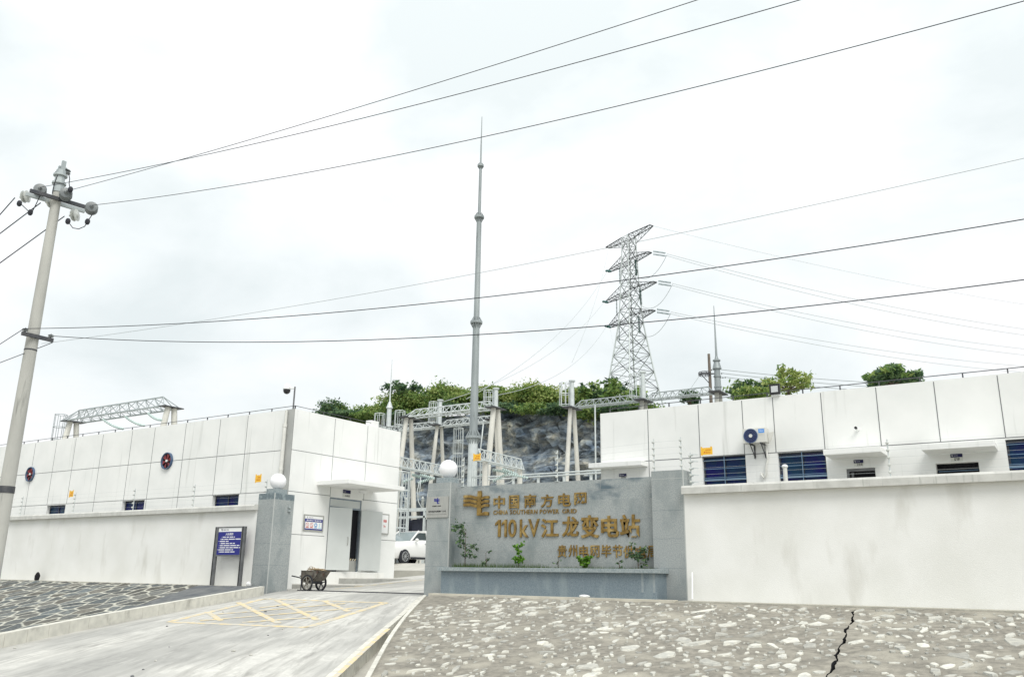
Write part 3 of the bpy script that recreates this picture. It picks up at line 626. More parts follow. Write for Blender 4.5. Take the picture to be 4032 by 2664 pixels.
# plaque on the left pillar of the sign wall
t = thing('plaque', 'brushed steel plaque with a blue emblem fixed to the sign wall pillar', 'plaque', (-15.7, 19.985, 2.1))
mb = MB(); mb.box(-16.11, -15.31, 19.968, 19.998, 2.10, 2.70); mb.box(-16.109, -15.311, 19.9672, 19.97, 2.335, 2.341, 1); mb.build('plate', [STAIN_S, GREYT], t)
mb = MB(); emblem(mb, (-15.83, 19.967, 2.49), XA, ZA_, NY, .20, .175, .003); mb.build('emblem', BLUE, t)
mb = MB(); text(mb, '中国南方电网', (-15.89, 19.967, 2.405), XA, ZA_, .32, .04, .002, NY, 0, .02); mb.build('lettering', BLACKT, t); mb = MB(); text(mb, '贵州电网有限责任公司', (-16.03, 19.967, 2.245), XA, ZA_, .64, .055, .002, NY, 0, .02); mb.build('lettering', BLACKT, t)
mb = MB(); text(mb, '毕节供电局', (-16.07, 19.967, 2.17), XA, ZA_, .23, .042, .002, NY, 0, .0); mb.build('lettering', GREYT, t); mb = MB(); text(mb, '110kV江龙变电站', (-15.82, 19.967, 2.17), XA, ZA_, .46, .042, .002, NY, 0, .0); mb.build('lettering', GREYT, t)

# ---- foliage helpers
def leaves(mb, c, rad, n, size, clumps=14, seed=0, mi=0, spread=.34, long=1.5, flat=0.0):
    r = random.Random(seed); c = Vector(c); cl = []
    for _ in range(clumps):
        while True:
            p = Vector((r.uniform(-1, 1), r.uniform(-1, 1), r.uniform(-1, 1)))
            if p.length <= 1: break
        p = p*(.55+.45*p.length) if p.length > .3 else p
        cl.append((p, r.uniform(.5, 1.25)))
    for i in range(n):
        p, k = r.choice(cl); q = Vector((r.gauss(0, 1), r.gauss(0, 1), r.gauss(0, .8)))*spread*k*.55+p
        P = c+Vector((q.x*rad[0], q.y*rad[1], q.z*rad[2])); s = size*r.uniform(.6, 1.4)
        d = Vector((r.gauss(0, 1), r.gauss(0, 1), r.gauss(0, 1)*(1-flat))).normalized(); a = d.orthogonal().normalized()
        if r.random() < .5: a = d.cross(a)
        a = a*s*.5; b = d*s*.5*long
        mb.add([P-b, P+a*.8-b*.1, P+b, P-a*.8-b*.1], [(0, 1, 2, 3)], mi)
def sapling(name, label, px, pyt, pyb, w, n, mat, seed, sparse=1.0, lean=0, Y=19.95, leafs=.07, branches=7, group=None):
    base = onY(*Z4(px, pyb), Y); base.z = .62; top = onY(*Z4(px, pyt), Y); h = top.z-.62
    t = thing(name, label, 'plant', base, group); r = random.Random(seed)
    mb = MB(); mb2 = MB(); tip = base+Vector((lean, 0, h*.92)); mb.tube([base, base.lerp(tip, .5)+Vector((r.uniform(-.03, .03), 0, 0)), tip], [.014, .01, .004], 5)
    for k in range(branches):
        s = base.lerp(tip, r.uniform(.25, .95)); an = r.uniform(0, 6.28); e2 = s+Vector((math.cos(an)*w*r.uniform(.5, 1), math.sin(an)*.16, r.uniform(.02, .22)*h)); mb.tube([s, s.lerp(e2, .5)+Vector((0, 0, .02)), e2], [.006, .005, .003], 4)
        leaves(mb2, e2, (w*.4, .12, h*.12), int(n/branches*.6), leafs, 4, seed*31+k)
        leaves(mb2, s.lerp(e2, .5), (w*.35, .10, h*.12), int(n/branches*.4), leafs, 3, seed*37+k)
    mb.build('stem', BARK, t); mb2.build('foliage', mat, t); return t
sapling('shrub', 'tall sparse dark shrub against the left end of the granite sign wall', 405, 565, 905, .40, 520, LEAF_D, 3, leafs=.05, branches=14)
sapling('shrub', 'bright green two stemmed seedling in the middle of the planter', 850, 722, 912, .12, 420, LEAF_B, 5, leafs=.05)
sapling('shrub', 'low bushy bright green plant in the planter below the gilt lettering', 1395, 815, 918, .17, 560, LEAF_B, 8, leafs=.055, branches=10)
sapling('shrub', 'dark leaved shrub hiding gilt characters at the right end of the planter', 1850, 738, 918, .24, 300, LEAF_D, 12, leafs=.05, branches=10)
sapling('shrub', 'tiny wispy grey green sprig in the planter right of the tall shrub', 575, 780, 905, .09, 50, LEAF_D, 15, leafs=.05, branches=4)
sapling('shrub', 'thin bare looking twig in the planter between the two bright plants', 1185, 825, 915, .06, 16, LEAF_D, 18, leafs=.05, branches=3)
sapling('shrub', 'small sparse sprig in the planter between the low bright plant and the dark shrub', 1690, 860, 915, .06, 18, LEAF_D, 19, leafs=.05, branches=3)
mb = MB(); r = random.Random(2)
for i in range(2600):
    x = -14.85+r.random()**1.5*6.0; y = r.uniform(19.62, 20.22); h = r.uniform(.05, .17)*(1.15 if x < -12 else .7); an = r.uniform(0, 6.28); dx = math.cos(an)*.008; l = Vector((r.uniform(-.05, .05), r.uniform(-.03, .03), h))
    mb.add([(x-dx, y, .66), (x+dx, y, .66), (x+l.x, y+l.y, .66+h)], [(0, 1, 2)])
o = stuff(mb.build('grass', GRASS)); tag(o, 'short grass growing along the planter of the granite sign wall', 'grass')

# ================================================================== BUILDINGS
def wall_open(mb, mapf, u0, u1, z0, z1, ops, dep, mi=0):
    """flat wall with rectangular openings and reveals; mapf(u,z,d) gives the point, d>0 goes inwards"""
    us = sorted({u0, u1, *[o[0] for o in ops], *[o[1] for o in ops]}); zs = sorted({z0, z1, *[o[2] for o in ops], *[o[3] for o in ops]})
    for a, b in zip(us, us[1:]):
        for c, d in zip(zs, zs[1:]):
            if any(o[0] <= a and b <= o[1] and o[2] <= c and d <= o[3] for o in ops): continue
            mb.quad(mapf(a, c, 0), mapf(b, c, 0), mapf(b, d, 0), mapf(a, d, 0), mi)
    for a, b, c, d in ops:
        for (p, q), (p2, q2) in (((a, c), (b, c)), ((b, c), (b, d)), ((b, d), (a, d)), ((a, d), (a, c))): mb.quad(mapf(p, q, 0), mapf(p2, q2, 0), mapf(p2, q2, dep), mapf(p, q, dep), mi)
def window(parent, mapf, a, b, c, d, dep, bars=0, mull=1):
    f = MB(); w = .05
    def bx(m, u0, u1, v0, v1, d0, d1, mi=0): m.add([mapf(u, v, e_) for e_ in (d0, d1) for v in (v0, v1) for u in (u0, u1)], [(0, 2, 3, 1), (4, 5, 7, 6), (0, 1, 5, 4), (2, 6, 7, 3), (0, 4, 6, 2), (1, 3, 7, 5)], mi)
    bx(f, a, b, c, c+w, dep-.05, dep); bx(f, a, b, d-w, d, dep-.05, dep); bx(f, a, a+w, c+w, d-w, dep-.05, dep); bx(f, b-w, b, c+w, d-w, dep-.05, dep)
    if mull: m = (a+b)/2; bx(f, m-.025, m+.025, c+w, d-w, dep-.05, dep)
    fr = f.build('window', WFRAME, parent)
    g = MB(); bx(g, a+w, b-w, c+w, d-w, dep-.02, dep-.01); g.build('pane', GLASS, fr)
    if bars:
        g = MB(); k = bars
        for i in range(k):
            z = c+(d-c)*(i+.5)/k; bx(g, a, b, z-.008, z+.008, dep-.10, dep-.085)
        bx(g, (a+b)/2-.01, (a+b)/2+.01, c, d, dep-.12, dep-.10); bx(g, a, b, c+.62*(d-c)-.05, c+.62*(d-c)+.01, dep-.075, dep-.055); g.build('bars', BAR, fr)
    return fr
LY0 = 21.75; LX1 = -24.0; LYB = 27.8; RF = 6.38
lb = thing('switch_house', 'long white flat roofed building with round fans behind the left boundary wall', 'building', (-50, 24.8, 0))
mapF = lambda u, z, d: (u, LY0+d, z)
wins = [(-28.2, -26.66, 2.3, 3.34), (-34.09, -32.54, 2.3, 3.33), (-39.95, -38.42, 2.3, 3.32), (-46.4, -44.9, 2.3, 3.32)]
DY0, DY1, DZ0, DZ1 = 23.87, 25.65, .57, 3.31
mb = MB(); wall_open(mb, mapF, -95, LX1, -.3, RF, wins, .22)
mapS = lambda u, z, d: (LX1-d, u, z)
wall_open(mb, mapS, LY0, LYB, -.3, RF, [(DY0, DY1, DZ0, DZ1)], .12)
mb.quad((LX1, LYB, -.3), (-95, LYB, -.3), (-95, LYB, RF), (LX1, LYB, RF)); mb.quad((-95, LY0, -.3), (-95, LY0, RF), (-95, LYB, RF), (-95, LYB, -.3)); mb.quad((-95, LY0, RF), (LX1, LY0, RF), (LX1, LYB, RF), (-95, LYB, RF))
vx = [-26.57, -28.2, -30.36, -32.44, -34.04, -36.22, -38.37, -39.98, -41.83, -44.0, -46.4, -48.3, -50.2, -52.4, -54.5, -56.5, -58.6]
for x in vx:
    zlo = 3.34
    mb.box(x-.012, x+.012, LY0-.003, LY0+.01, 3.36 if any(abs(x-w_) < .1 for o_ in wins for w_ in o_[:2]) else 2.0, RF-.04, 1)
for z in (4.86, 3.355): mb.box(-95, LX1-.45, LY0-.0025, LY0+.01, z-.011, z+.011, 1)
sv = [onX(*Z2(735, 240), LX1).y, onX(*Z2(957, 300), LX1).y]
for y in sv: mb.box(LX1-.01, LX1+.003, y-.010, y+.010, 3.32, RF-.04, 1)
for z, segs in ((4.86, [(LY0, LYB)]), (3.355, [(LY0, DY0), (DY1, LYB)]), (1.84, [(LY0, DY0-.15), (DY1+.0, LYB)])):
    for y0, y1 in segs: mb.box(LX1-.01, LX1+.0025, y0, y1, z-.010, z+.010, 1)
mb.box(LX1-.43, LX1-.0, LY0-.0035, LY0+.01, 2.0, RF, 2)  # darker grey strip between the downpipe and the corner
mb.build('wall', [WHITE, JOINT, GREYSTRIP], lb)
for o_ in wins: window(lb, mapF, *o_, .2)
# interior void behind the door
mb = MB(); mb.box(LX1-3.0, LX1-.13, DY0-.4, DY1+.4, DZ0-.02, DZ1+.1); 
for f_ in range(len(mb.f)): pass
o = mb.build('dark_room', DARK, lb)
# roof rail (lightning strip)
def rail_strip(parent, pts, h=.13, step=1.25):
    mb = MB()
    for a, b in zip(pts, pts[1:]):
        a = Vector(a); b = Vector(b); n = max(2, int((b-a).length/step)); mb.tube([a+Vector((0, 0, h)), b+Vector((0, 0, h))], .012, 5)
        for i in range(n+1): p = a.lerp(b, i/n); mb.box(p.x-.016, p.x+.016, p.y-.016, p.y+.016, p.z, p.z+h)
    return mb.build('roof_rail', STEEL_D, parent)
rail_strip(lb, [(-95, LY0+.08, RF), (LX1-.08, LY0+.08, RF), (LX1-.08, LYB-.1, RF)])
mb = MB(); yb = onX(*Z2(985, 290), LX1).y; yc = onX(*Z2(1035, 300), LX1).y; mb.box(LX1-.35, LX1-.05, yb, yc, RF, RF+.24); mb.build('roof_box', WHITE, lb)
# fans
for fx, fz in ((-31.3, 4.865), (-41.8, 4.85)):
    mb = MB(); mb.lathe((fx, LY0, fz), NY, [(-.1, .30), (.0, .345), (.10, .345), (.10, .318), (.02, .30)], 28); f_ = mb.build('exhaust_fan', FANB, lb, smooth=True)
    mb = MB(); mb.cyl((fx, LY0-.025, fz), (fx, LY0-.02, fz), .312, n=24); mb.build('fan_opening', DARK, f_)
    mb = MB()
    for k in range(6):
        t_ = k*math.pi/3+.3; p = []
        for rr, da in ((.07, -.25), (.29, -.36), (.29, .26), (.07, .25)): p.append((fx+rr*math.cos(t_+da), LY0-.045-(.02 if da > 0 else -.0), fz+rr*math.sin(t_+da)))
        mb.quad(*p)
    mb.build('blades', FANR, f_)
    mb = MB(); mb.cyl((fx, LY0-.08, fz), (fx, LY0-.03, fz), .05, n=14); mb.build('hub', SIGNW, f_)
# downpipe at the corner
p0 = onY(*Z2(390, 200), LY0-.09); p1 = onY(*Z2(352, 630), LY0-.09)
mb = MB(); xp = p0.x+.04; zt = RF-.05
mb.tube([(xp, LY0-.07, zt), (xp, LY0-.07, 5.72)], .055, 10); mb.tube([(xp-.0, LY0-.09, 5.78), (xp-.0, LY0-.09, .1)], .075, 10); mb.cyl((xp, LY0-.09, 5.7), (xp, LY0-.09, 5.82), .09, n=10); mb.cyl((xp, LY0-.09, 4.1), (xp, LY0-.09, 4.2), .085, n=10); mb.build('downpipe', PVC, lb, smooth=True)
# canopy over the door
cy0 = onX(*ZC(185, 180), LX1).y; cy1 = 27.25
cf = .85
mb = MB(); yl = onX(*ZC(185, 208), LX1).y; yr = onX(*ZC(945, 305), LX1).y; zc0 = onX(*ZC(185, 208), LX1).z; cq = onz(*ZC(600, 178), zc0); mb.box(LX1-.02, cq.x, cq.y, yr, zc0, zc0+.16, 0, .01); cn = mb.build('canopy', WHITE, lb)
mb = MB(); mb.lathe((LX1+.45, 25.2, 3.62), (0, 0, -1), [(0, .17), (.05, .16), (.08, .10)], 18); mb.build('ceiling_lamp', SIGNW, cn)
# stoop and steps
mb = MB(); mb.box(LX1, LX1+.28, 23.75, 26.9, -.3, .55); mb.build('stoop', WHITE2, lb)
# door
mb = MB(); w = .06
mb.box(LX1-.11, LX1-.02, DY0, DY0+w, DZ0, DZ1); mb.box(LX1-.11, LX1-.02, DY1-w, DY1, DZ0, DZ1); mb.box(LX1-.11, LX1-.02, DY0+w, DY1-w, DZ1-w, DZ1); mb.box(LX1-.11, LX1-.02, DY0+w, DY1-w, 2.92, 2.98)
df = mb.build('door_frame', DOORF, lb)
mb = MB(); mb.box(LX1-.08, LX1-.03, DY0+w, DY1-w, 2.98, DZ1-w); mb.build('transom_panel', DOOR, df)
def leaf(y_h, ang, L_, handle):
    d = Vector((math.sin(ang), math.cos(ang), 0)); nrm = Vector((math.cos(ang), -math.sin(ang), 0)); o_ = Vector((LX1+.0, y_h, 0)); mb = MB(); z0, z1 = .62, 2.93
    P = [o_+d*a+nrm*b for b in (0, .05) for a in (0, L_)]
    mb.add([(p.x, p.y, z) for z in (z0, z1) for p in P], [(0, 2, 3, 1), (4, 5, 7, 6), (0, 1, 5, 4), (2, 6, 7, 3), (0, 4, 6, 2), (1, 3, 7, 5)])
    lf = mb.build('door_leaf', DOOR, lb); mb = MB()
    h = o_+d*(L_-.12)+nrm*.06; mb.tube([(h.x, h.y, 1.55), (h.x+nrm.x*.05, h.y+nrm.y*.05, 1.58), (h.x+nrm.x*.05, h.y+nrm.y*.05, 1.82), (h.x, h.y, 1.85)], .014, 6)
    if handle: mb.build('handle', STAIN_S, lf)
    return lf
leaf(DY0+.02, R(27), .90, True)
lf2 = leaf(DY1-.02, R(8), 1.08, False)
mb = MB(); mb.box(LX1-.10, LX1-.06, 24.55, DY1-.05, .57, .98); mb.build('flood_board', STAIN_S, lb)
mb = MB()
for k in range(8):
    y = 24.56+k*.13; mb.add([(LX1-.058, y, .985), (LX1-.058, y+.065, .985), (LX1-.058, y+.115, 1.06), (LX1-.058, y+.05, 1.06)], [(0, 1, 2, 3)], 1)
mb.box(LX1-.10, LX1-.06, 24.55, DY1-.05, .98, 1.065, 0); mb.build('hazard_stripe', [BLACKT, YPAINT], lb)
# apron steps at the door: setting
TREAD = pm('pale step tread', (.66, .65, .61), (.56, .55, .51), scale=4, rough=.85, bump=.15); RISER_SHADE = pm('shaded step riser', (.36, .36, .335), (.29, .29, .27), scale=6, rough=.85)  # risers darker than the treads: shade on the step fronts painted into the colour
mb = MB()
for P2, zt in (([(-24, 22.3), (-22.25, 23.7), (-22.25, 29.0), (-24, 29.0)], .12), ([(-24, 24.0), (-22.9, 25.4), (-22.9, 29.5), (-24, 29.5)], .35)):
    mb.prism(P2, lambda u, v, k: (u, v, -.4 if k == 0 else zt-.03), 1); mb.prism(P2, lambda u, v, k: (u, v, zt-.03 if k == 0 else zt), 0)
struct(mb.build('steps', [TREAD, RISER_SHADE]))
# signs by the door
def sign_on_X(name, label, y0, y1, z0, z1, x=LX1): return thing(name, label, 'sign', (x+.01, (y0+y1)/2, z0))
ZP = ZZ(960, 1880, 3.267)
a = onX(*ZP(772, 475), LX1+.03); b = onX(*ZP(1010, 690), LX1+.03); y0, y1, z0, z1 = a.y+.02, b.y+.04, onX(*ZP(772, 680), LX1).z, onX(*ZP(900, 478), LX1).z
t = sign_on_X('safety_sign', 'small framed safety notice with round pictograms on the wall left of the door', y0, y1, z0, z1)
mb = MB(); mb.box(LX1, LX1+.03, y0, y1, z0, z1, 0); mb.build('frame', STAIN_S, t)
fx = LX1+.031; iy0, iy1, iz0, iz1 = y0+.06, y1-.06, z0+.05, z1-.05; H = iz1-iz0; Wd = iy1-iy0
mb = MB(); mb.quad((fx, iy0, iz0), (fx, iy1, iz0), (fx, iy1, iz1), (fx, iy0, iz1)); mb.build('face', SIGNW, t)
mb = MB(); fx2 = fx+.001; mb.quad((fx2, iy0, iz0+H*.58), (fx2, iy1, iz0+H*.58), (fx2, iy1, iz0+H*.80), (fx2, iy0, iz0+H*.80)); mb.quad((fx2, iy0, iz0), (fx2, iy1, iz0), (fx2, iy1, iz0+H*.09), (fx2, iy0, iz0+H*.09)); mb.quad((fx2, iy0, iz0+H*.09), (fx2, iy0+.02, iz0+H*.09), (fx2, iy0+.02, iz0+H*.58), (fx2, iy0, iz0+H*.58)); mb.quad((fx2, iy1-.03, iz0+H*.09), (fx2, iy1, iz0+H*.09), (fx2, iy1, iz0+H*.58), (fx2, iy1-.03, iz0+H*.58)); mb.build('blue_band', BLUE, t)
mb = MB(); text(mb, '请注意以下安全提示', (fx2, iy0+Wd*.08, iz0+H*.63), YA, ZA_, Wd*.84, H*.12, .001, PX, 0, .02); mb.build('lettering', SIGNW, t)
mb = MB(); emblem(mb, (fx2, iy0+Wd*.10, iz0+H*.85), YA, ZA_, PX, .035, .05, .001); mb.build('emblem', NAVY, t); mb = MB(); text(mb, '中国南方电网', (fx2, iy0+Wd*.2, iz0+H*.87), YA, ZA_, Wd*.24, H*.05, .001, PX)
mb.build('lettering', NAVY, t)
for k, m_ in enumerate((RED, RED, SKYB, CYAN)):
    cy = iy0+Wd*(.15+.235*k); cz = iz0+H*.37; r_ = Wd*.085; mb = MB(); n = 24
    if k < 3:
        ri = r_*(.82 if k < 2 else .5)
        vs = [(fx2, cy+math.cos(2*math.pi*i/n)*q, cz+math.sin(2*math.pi*i/n)*q) for q in (r_, ri) for i in range(n)]
        mb.add(vs, [(i, (i+1) % n, n+(i+1) % n, n+i) for i in range(n)])
        if k < 2: mb.quad((fx2, cy-r_*.7, cz+r_*.55), (fx2, cy-r_*.55, cz+r_*.7), (fx2, cy+r_*.7, cz-r_*.55), (fx2, cy+r_*.55, cz-r_*.7))
    else: mb.quad((fx2, cy-r_*.5, cz-r_*.9), (fx2, cy-r_*.1, cz-r_*.9), (fx2, cy-r_*.1, cz+r_*.8), (fx2, cy-r_*.5, cz+r_*.8))
    mb.quad((fx2, cy-r_, iz0+H*.14), (fx2, cy+r_, iz0+H*.14), (fx2, cy+r_, iz0+H*.20), (fx2, cy-r_, iz0+H*.20)); mb.build('pictogram', m_, t)
a = onX(*ZC(1040, 600), LX1+.02); b = onX(*ZC(1150, 890), LX1+.02)
t = thing('notice_board', 'white framed notice with red characters half hidden by the open door leaf', 'sign', (LX1+.01, b.y, b.z))
yy1 = onX(*ZC(1150, 610), LX1).y; yy0 = yy1-.75; zz0 = onX(*ZC(1140, 885), LX1).z; zz1 = onX(*ZC(1150, 605), LX1).z
mb = MB(); mb.box(LX1, LX1+.05, yy0, yy1, zz0, zz1); mb.build('frame', STAIN_S, t)
mb = MB(); mb.box(LX1+.04, LX1+.052, yy0+.05, yy1-.06, zz0+.05, zz1-.05); mb.build('face', SIGNW, t)
mb = MB(); text(mb, '设备', (LX1+.0525, yy1-.36, zz0+.58*(zz1-zz0)), YA, ZA_, .22, .12, .001, PX, 0, .03); mb.build('lettering', RED, t); mb = MB(); text(mb, '7m', (LX1+.0525, yy1-.34, zz0+.34*(zz1-zz0)), YA, ZA_, .13, .09, .001, PX, 0, .02); mb.build('lettering', RED, t)
def door_plate(label, o_, ux, n, txt, w=.40, h=.12, hb=.22):
    t = thing('door_plate', label, 'sign', o_); o_ = Vector(o_); ux = Vector(ux); n = Vector(n); uz = Vector(ZA_)
    def slab(a, b, c, d, e0, e1): return [o_+ux*u+uz*v+n*e_ for e_ in (e0, e1) for v in (c, d) for u in (a, b)]
    F = [(0, 2, 3, 1), (4, 5, 7, 6), (0, 1, 5, 4), (2, 6, 7, 3), (0, 4, 6, 2), (1, 3, 7, 5)]
    mb = MB(); mb.add(slab(0, w, hb-h, hb, 0, .012), F); mb.build('header', NAVY, t)
    mb = MB(); mb.add(slab(0, w, -.02, hb-h-.002, 0, .010), F); mb.build('plate', pm('plate face', (.66, .67, .63), rough=.5) if 'plate face' not in MAT else MAT['plate face'], t)
    mb = MB(); emblem(mb, o_+ux*.02+uz*(hb-h*.72)+n*.012, ux, uz, n, .035, .04, .001); mb.build('emblem', SIGNW, t); mb = MB(); text(mb, '中国南方电网', o_+ux*.065+uz*(hb-h*.62)+n*.012, ux, uz, .10, .02, .001, n); mb.build('logo', SIGNW, t)
    mb = MB(); tw = w*(.62 if len(txt) > 2 else .48); text(mb, txt, o_+ux*(w*.28)+uz*.0+n*.010, ux, uz, tw, .072, .001, n, 0, .02); mb.build('lettering', BLACKT, t); return t
a = onX(*ZC(520, 365), LX1+.005); door_plate('navy and white room plate above the open grey door of the left building', (LX1, a.y, a.z+.02), YA, PX, '10kV高压室', .42, .13, .26)

# dome camera on the roof corner
a = onY(*Z2(445, 165), LY0+.1); b = onY(*Z2(455, 38), LY0+.1)
t = thing('dome_camera', 'white dome security camera on a bracket pole at the roof corner', 'camera', (a.x, LY0+.1, RF))
mb = MB(); mb.tube([(a.x, LY0+.1, RF), (a.x, LY0+.1, b.z)], .03, 8); mb.build('pole', FRAME, t)
c = onY(*Z2(400, 60), LY0+.1)
mb = MB(); mb.tube([(a.x, LY0+.1, b.z-.06), (a.x-.2, LY0+.1, b.z-.04), (c.x, LY0+.1, c.z+.22)], .03, 8); mb.build('bracket', SIGNW, t)
mb = MB(); mb.lathe((c.x, LY0+.1, c.z+.24), (0, 0, -1), [(0, .05), (.06, .12), (.18, .15), (.22, .15)], 20); hs = mb.build('housing', SIGNW, t, smooth=True)
mb = MB(); mb.sphere((c.x, LY0+.1, c.z-.02), .135, 20, 12, sc=(1, 1, 1.05)); mb.build('lens_dome', BLACKT, t, smooth='all')

# ---- right building
RY0 = 24.0; RX0 = -12.43; RRF = 5.52
rb = thing('office_building', 'white flat roofed building with dark windows behind the right boundary wall', 'building', (-2, 28, 0))
rw = [(-9.10, -7.81, 2.2, 3.95), (-6.89, -5.60, 2.2, 3.91), (-1.33, 0.0, 2.2, 3.88), (1.9, 3.2, 2.2, 3.88)]
rd = [(-5.10, -4.38, .3, 3.37), (-2.93, -1.97, .3, 3.385)]
mb = MB(); mapR = lambda u, z, d: (u, RY0+d, z)
wall_open(mb, mapR, RX0, 12, -.3, RRF, rw+rd, .2)
mb.quad((RX0, RY0, -.3), (RX0, RY0, RRF), (RX0, 34, RRF), (RX0, 34, -.3)); mb.quad((12, RY0, -.3), (12, 34, -.3), (12, 34, RRF), (12, RY0, RRF)); mb.quad((RX0, 34, -.3), (RX0, 34, RRF), (12, 34, RRF), (12, 34, -.3)); mb.quad((RX0, RY0, RRF), (12, RY0, RRF), (12, 34, RRF), (RX0, 34, RRF))
for x in (-10.79, -9.155, -7.825, -6.93, -5.60, -4.165, -2.755, -1.31, .1, 1.5): mb.box(x-.011, x+.011, RY0-.003, RY0+.01, 3.93 if x > -10 else 2.0, RRF-.03, 1)
mb.box(RX0, 12, RY0-.0025, RY0+.01, 3.915, 3.937, 1); mb.build('wall', [WHITE, JOINT], rb)
for o_ in rw: window(rb, mapR, *o_, .16, bars=7)
mb = MB()
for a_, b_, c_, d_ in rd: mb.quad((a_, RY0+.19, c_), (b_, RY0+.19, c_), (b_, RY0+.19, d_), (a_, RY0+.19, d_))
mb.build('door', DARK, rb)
mb = MB(); mb.box(-5.10, -5.04, RY0+.04, RY0+.19, .3, 3.36); mb.box(-5.04, -4.38, RY0+.04, RY0+.19, 3.30, 3.36); mb.box(-5.0, -4.94, RY0+.1, RY0+.185, .3, 3.28); mb.build('door_frame', FRAME, rb)
mb = MB(); mb.tube([(-2.9, RY0+.15, 3.2), (-2.0, RY0+.15, 3.2)], .012, 6); mb.build('door_rail', BAR, rb)
rail_strip(rb, [(RX0+.3, RY0+.1, RRF), (12, RY0+.1, RRF)], .14, 1.0)
c0l = onY(*Z5(61, 1150), RY0-.95).x; c0r = onY(*Z5(505, 1130), RY0-.95).x
for qa, qb, qf in ((Z5(105, 1178), Z5(605, 1197), Z5(61, 1187)), (Z6(425, 1098), Z6(957, 1080), Z6(375, 1062)), (Z6(1330, 1062), Z6(2003, 1025), Z6(1306, 1016))):
    wa = onY(*qa, RY0); wb = onY(*qb, RY0); zb = (wa.z+wb.z)/2; yf = onz(*qf, zb).y; yf = min(max(yf, RY0-1.3), RY0-.45); x0, x1 = wa.x, wb.x
    mb = MB(); mb.box(x0, x1, yf, RY0+.02, zb, zb+.15, 0, .012); mb.build('canopy', WHITE, rb)
a = onY(*Z6(633, 1150), RY0); door_plate('navy and white washroom plate above the narrow door with a grey frame', (a.x, RY0-.0, a.z-.05), XA, NY, '卫生间', .24, .085, .16)
a = onY(*Z6(1553, 1100), RY0); door_plate('navy and white kitchen plate above the black doorway on the right', (a.x, RY0-.0, a.z-.05), XA, NY, '厨房', .27, .085, .17)
a = onY(*Z5(333, 1272), RY0); door_plate('navy and white plate under the canopy just above the granite sign wall', (a.x, RY0-.0, a.z-.06), XA, NY, '值班室', .25, .085, .16)
# air conditioner
a = onY(*ZL(140, 180), RY0-.42); b = onY(*ZL(770, 540), RY0-.42); ax0, ax1 = a.x, b.x; az0, az1 = onY(*ZL(150, 585), RY0-.42).z, onY(*ZL(150, 185), RY0-.42).z
t = thing('air_conditioner', 'white air conditioner outdoor unit with a round dark fan on the right building', 'air conditioner', ((ax0+ax1)/2, RY0-.2, az0))
mb = MB(); mb.box(ax0, ax1, RY0-.42, RY0-.12, az0+.03, az1, 0, .012)
for k in range(3): z = az0+(az1-az0)*(.64-.06*k); mb.box(ax0+.66*(ax1-ax0), ax0+.88*(ax1-ax0), RY0-.425, RY0-.41, z, z+.008, 0)
mb.build('casing', ACW, t)
fcx = ax0+.355*(ax1-ax0); fcz = (az0+az1)/2+.01; fr_ = .44*(az1-az0)
mb = MB(); mb.cyl((fcx, RY0-.4235, fcz), (fcx, RY0-.41, fcz), fr_, n=32); fg = mb.build('fan_opening', NAVY, t)
mb = MB()
for q in [fr_*k for k in (.28, .46, .64, .82, 1.0)]:
    n = 28; mb.tube([(fcx+q*math.cos(2*math.pi*i/n), RY0-.43, fcz+q*math.sin(2*math.pi*i/n)) for i in range(n+1)], .004 if q < fr_*.95 else .012, 4)
mb.build('grille', pm('grille', (.10, .16, .30), rough=.4), fg)
mb = MB(); mb.cyl((fcx, RY0-.438, fcz), (fcx, RY0-.424, fcz), .05, n=18); mb.build('hub', ACW, fg)
mb = MB(); bx0 = ax0+.69*(ax1-ax0); mb.box(bx0, bx0+.165, RY0-.4235, RY0-.41, az1-.145, az1-.035); bd = mb.build('badge', pm('badge blue', (.10, .30, .72), rough=.4), t)
mb = MB(); text(mb, 'Midea', (bx0+.03, RY0-.4236, az1-.105), XA, ZA_, .11, .035, .001, NY); mb.build('lettering', SIGNW, bd)
for xx in (ax0+.2, ax1-.16):
    mb = MB(); mb.box(xx-.02, xx+.02, RY0-.45, RY0, az0-.01, az0+.025); mb.box(xx-.02, xx+.02, RY0-.03, RY0, az0-.36, az0-.01); mb.tube([(xx, RY0-.40, az0), (xx, RY0-.02, az0-.33)], .016, 6); mb.build('bracket', STEEL_D, t)
mb = MB(); px_ = ax1-.02; q0 = onY(*ZL(755, 1370), RY0-.05); q1 = onY(*ZL(655, 1345), RY0-.02)
mb.tube([(ax1-.12, RY0-.12, az0-.02), (ax1-.10, RY0-.06, az0-.4), (q0.x+.02, RY0-.06, q0.z+.25), (q0.x+.01, RY0-.06, q0.z), ((q0.x+q1.x)/2, RY0-.06, q0.z-.08), (q1.x, RY0-.06, q1.z-.03), (q1.x, RY0-.02, q1.z+.02)], .03, 8); mb.build('refrigerant_pipe', PVC, t, smooth='all')
mb = MB(); mb.prism([(0, 0), (.18, .02), (.07, -.26), (.03, -.22)], lambda u, v, k: (ax1+u, RY0-.25-.03*k, az1-.14+v)); mb.build('service_cover', ACW, t)
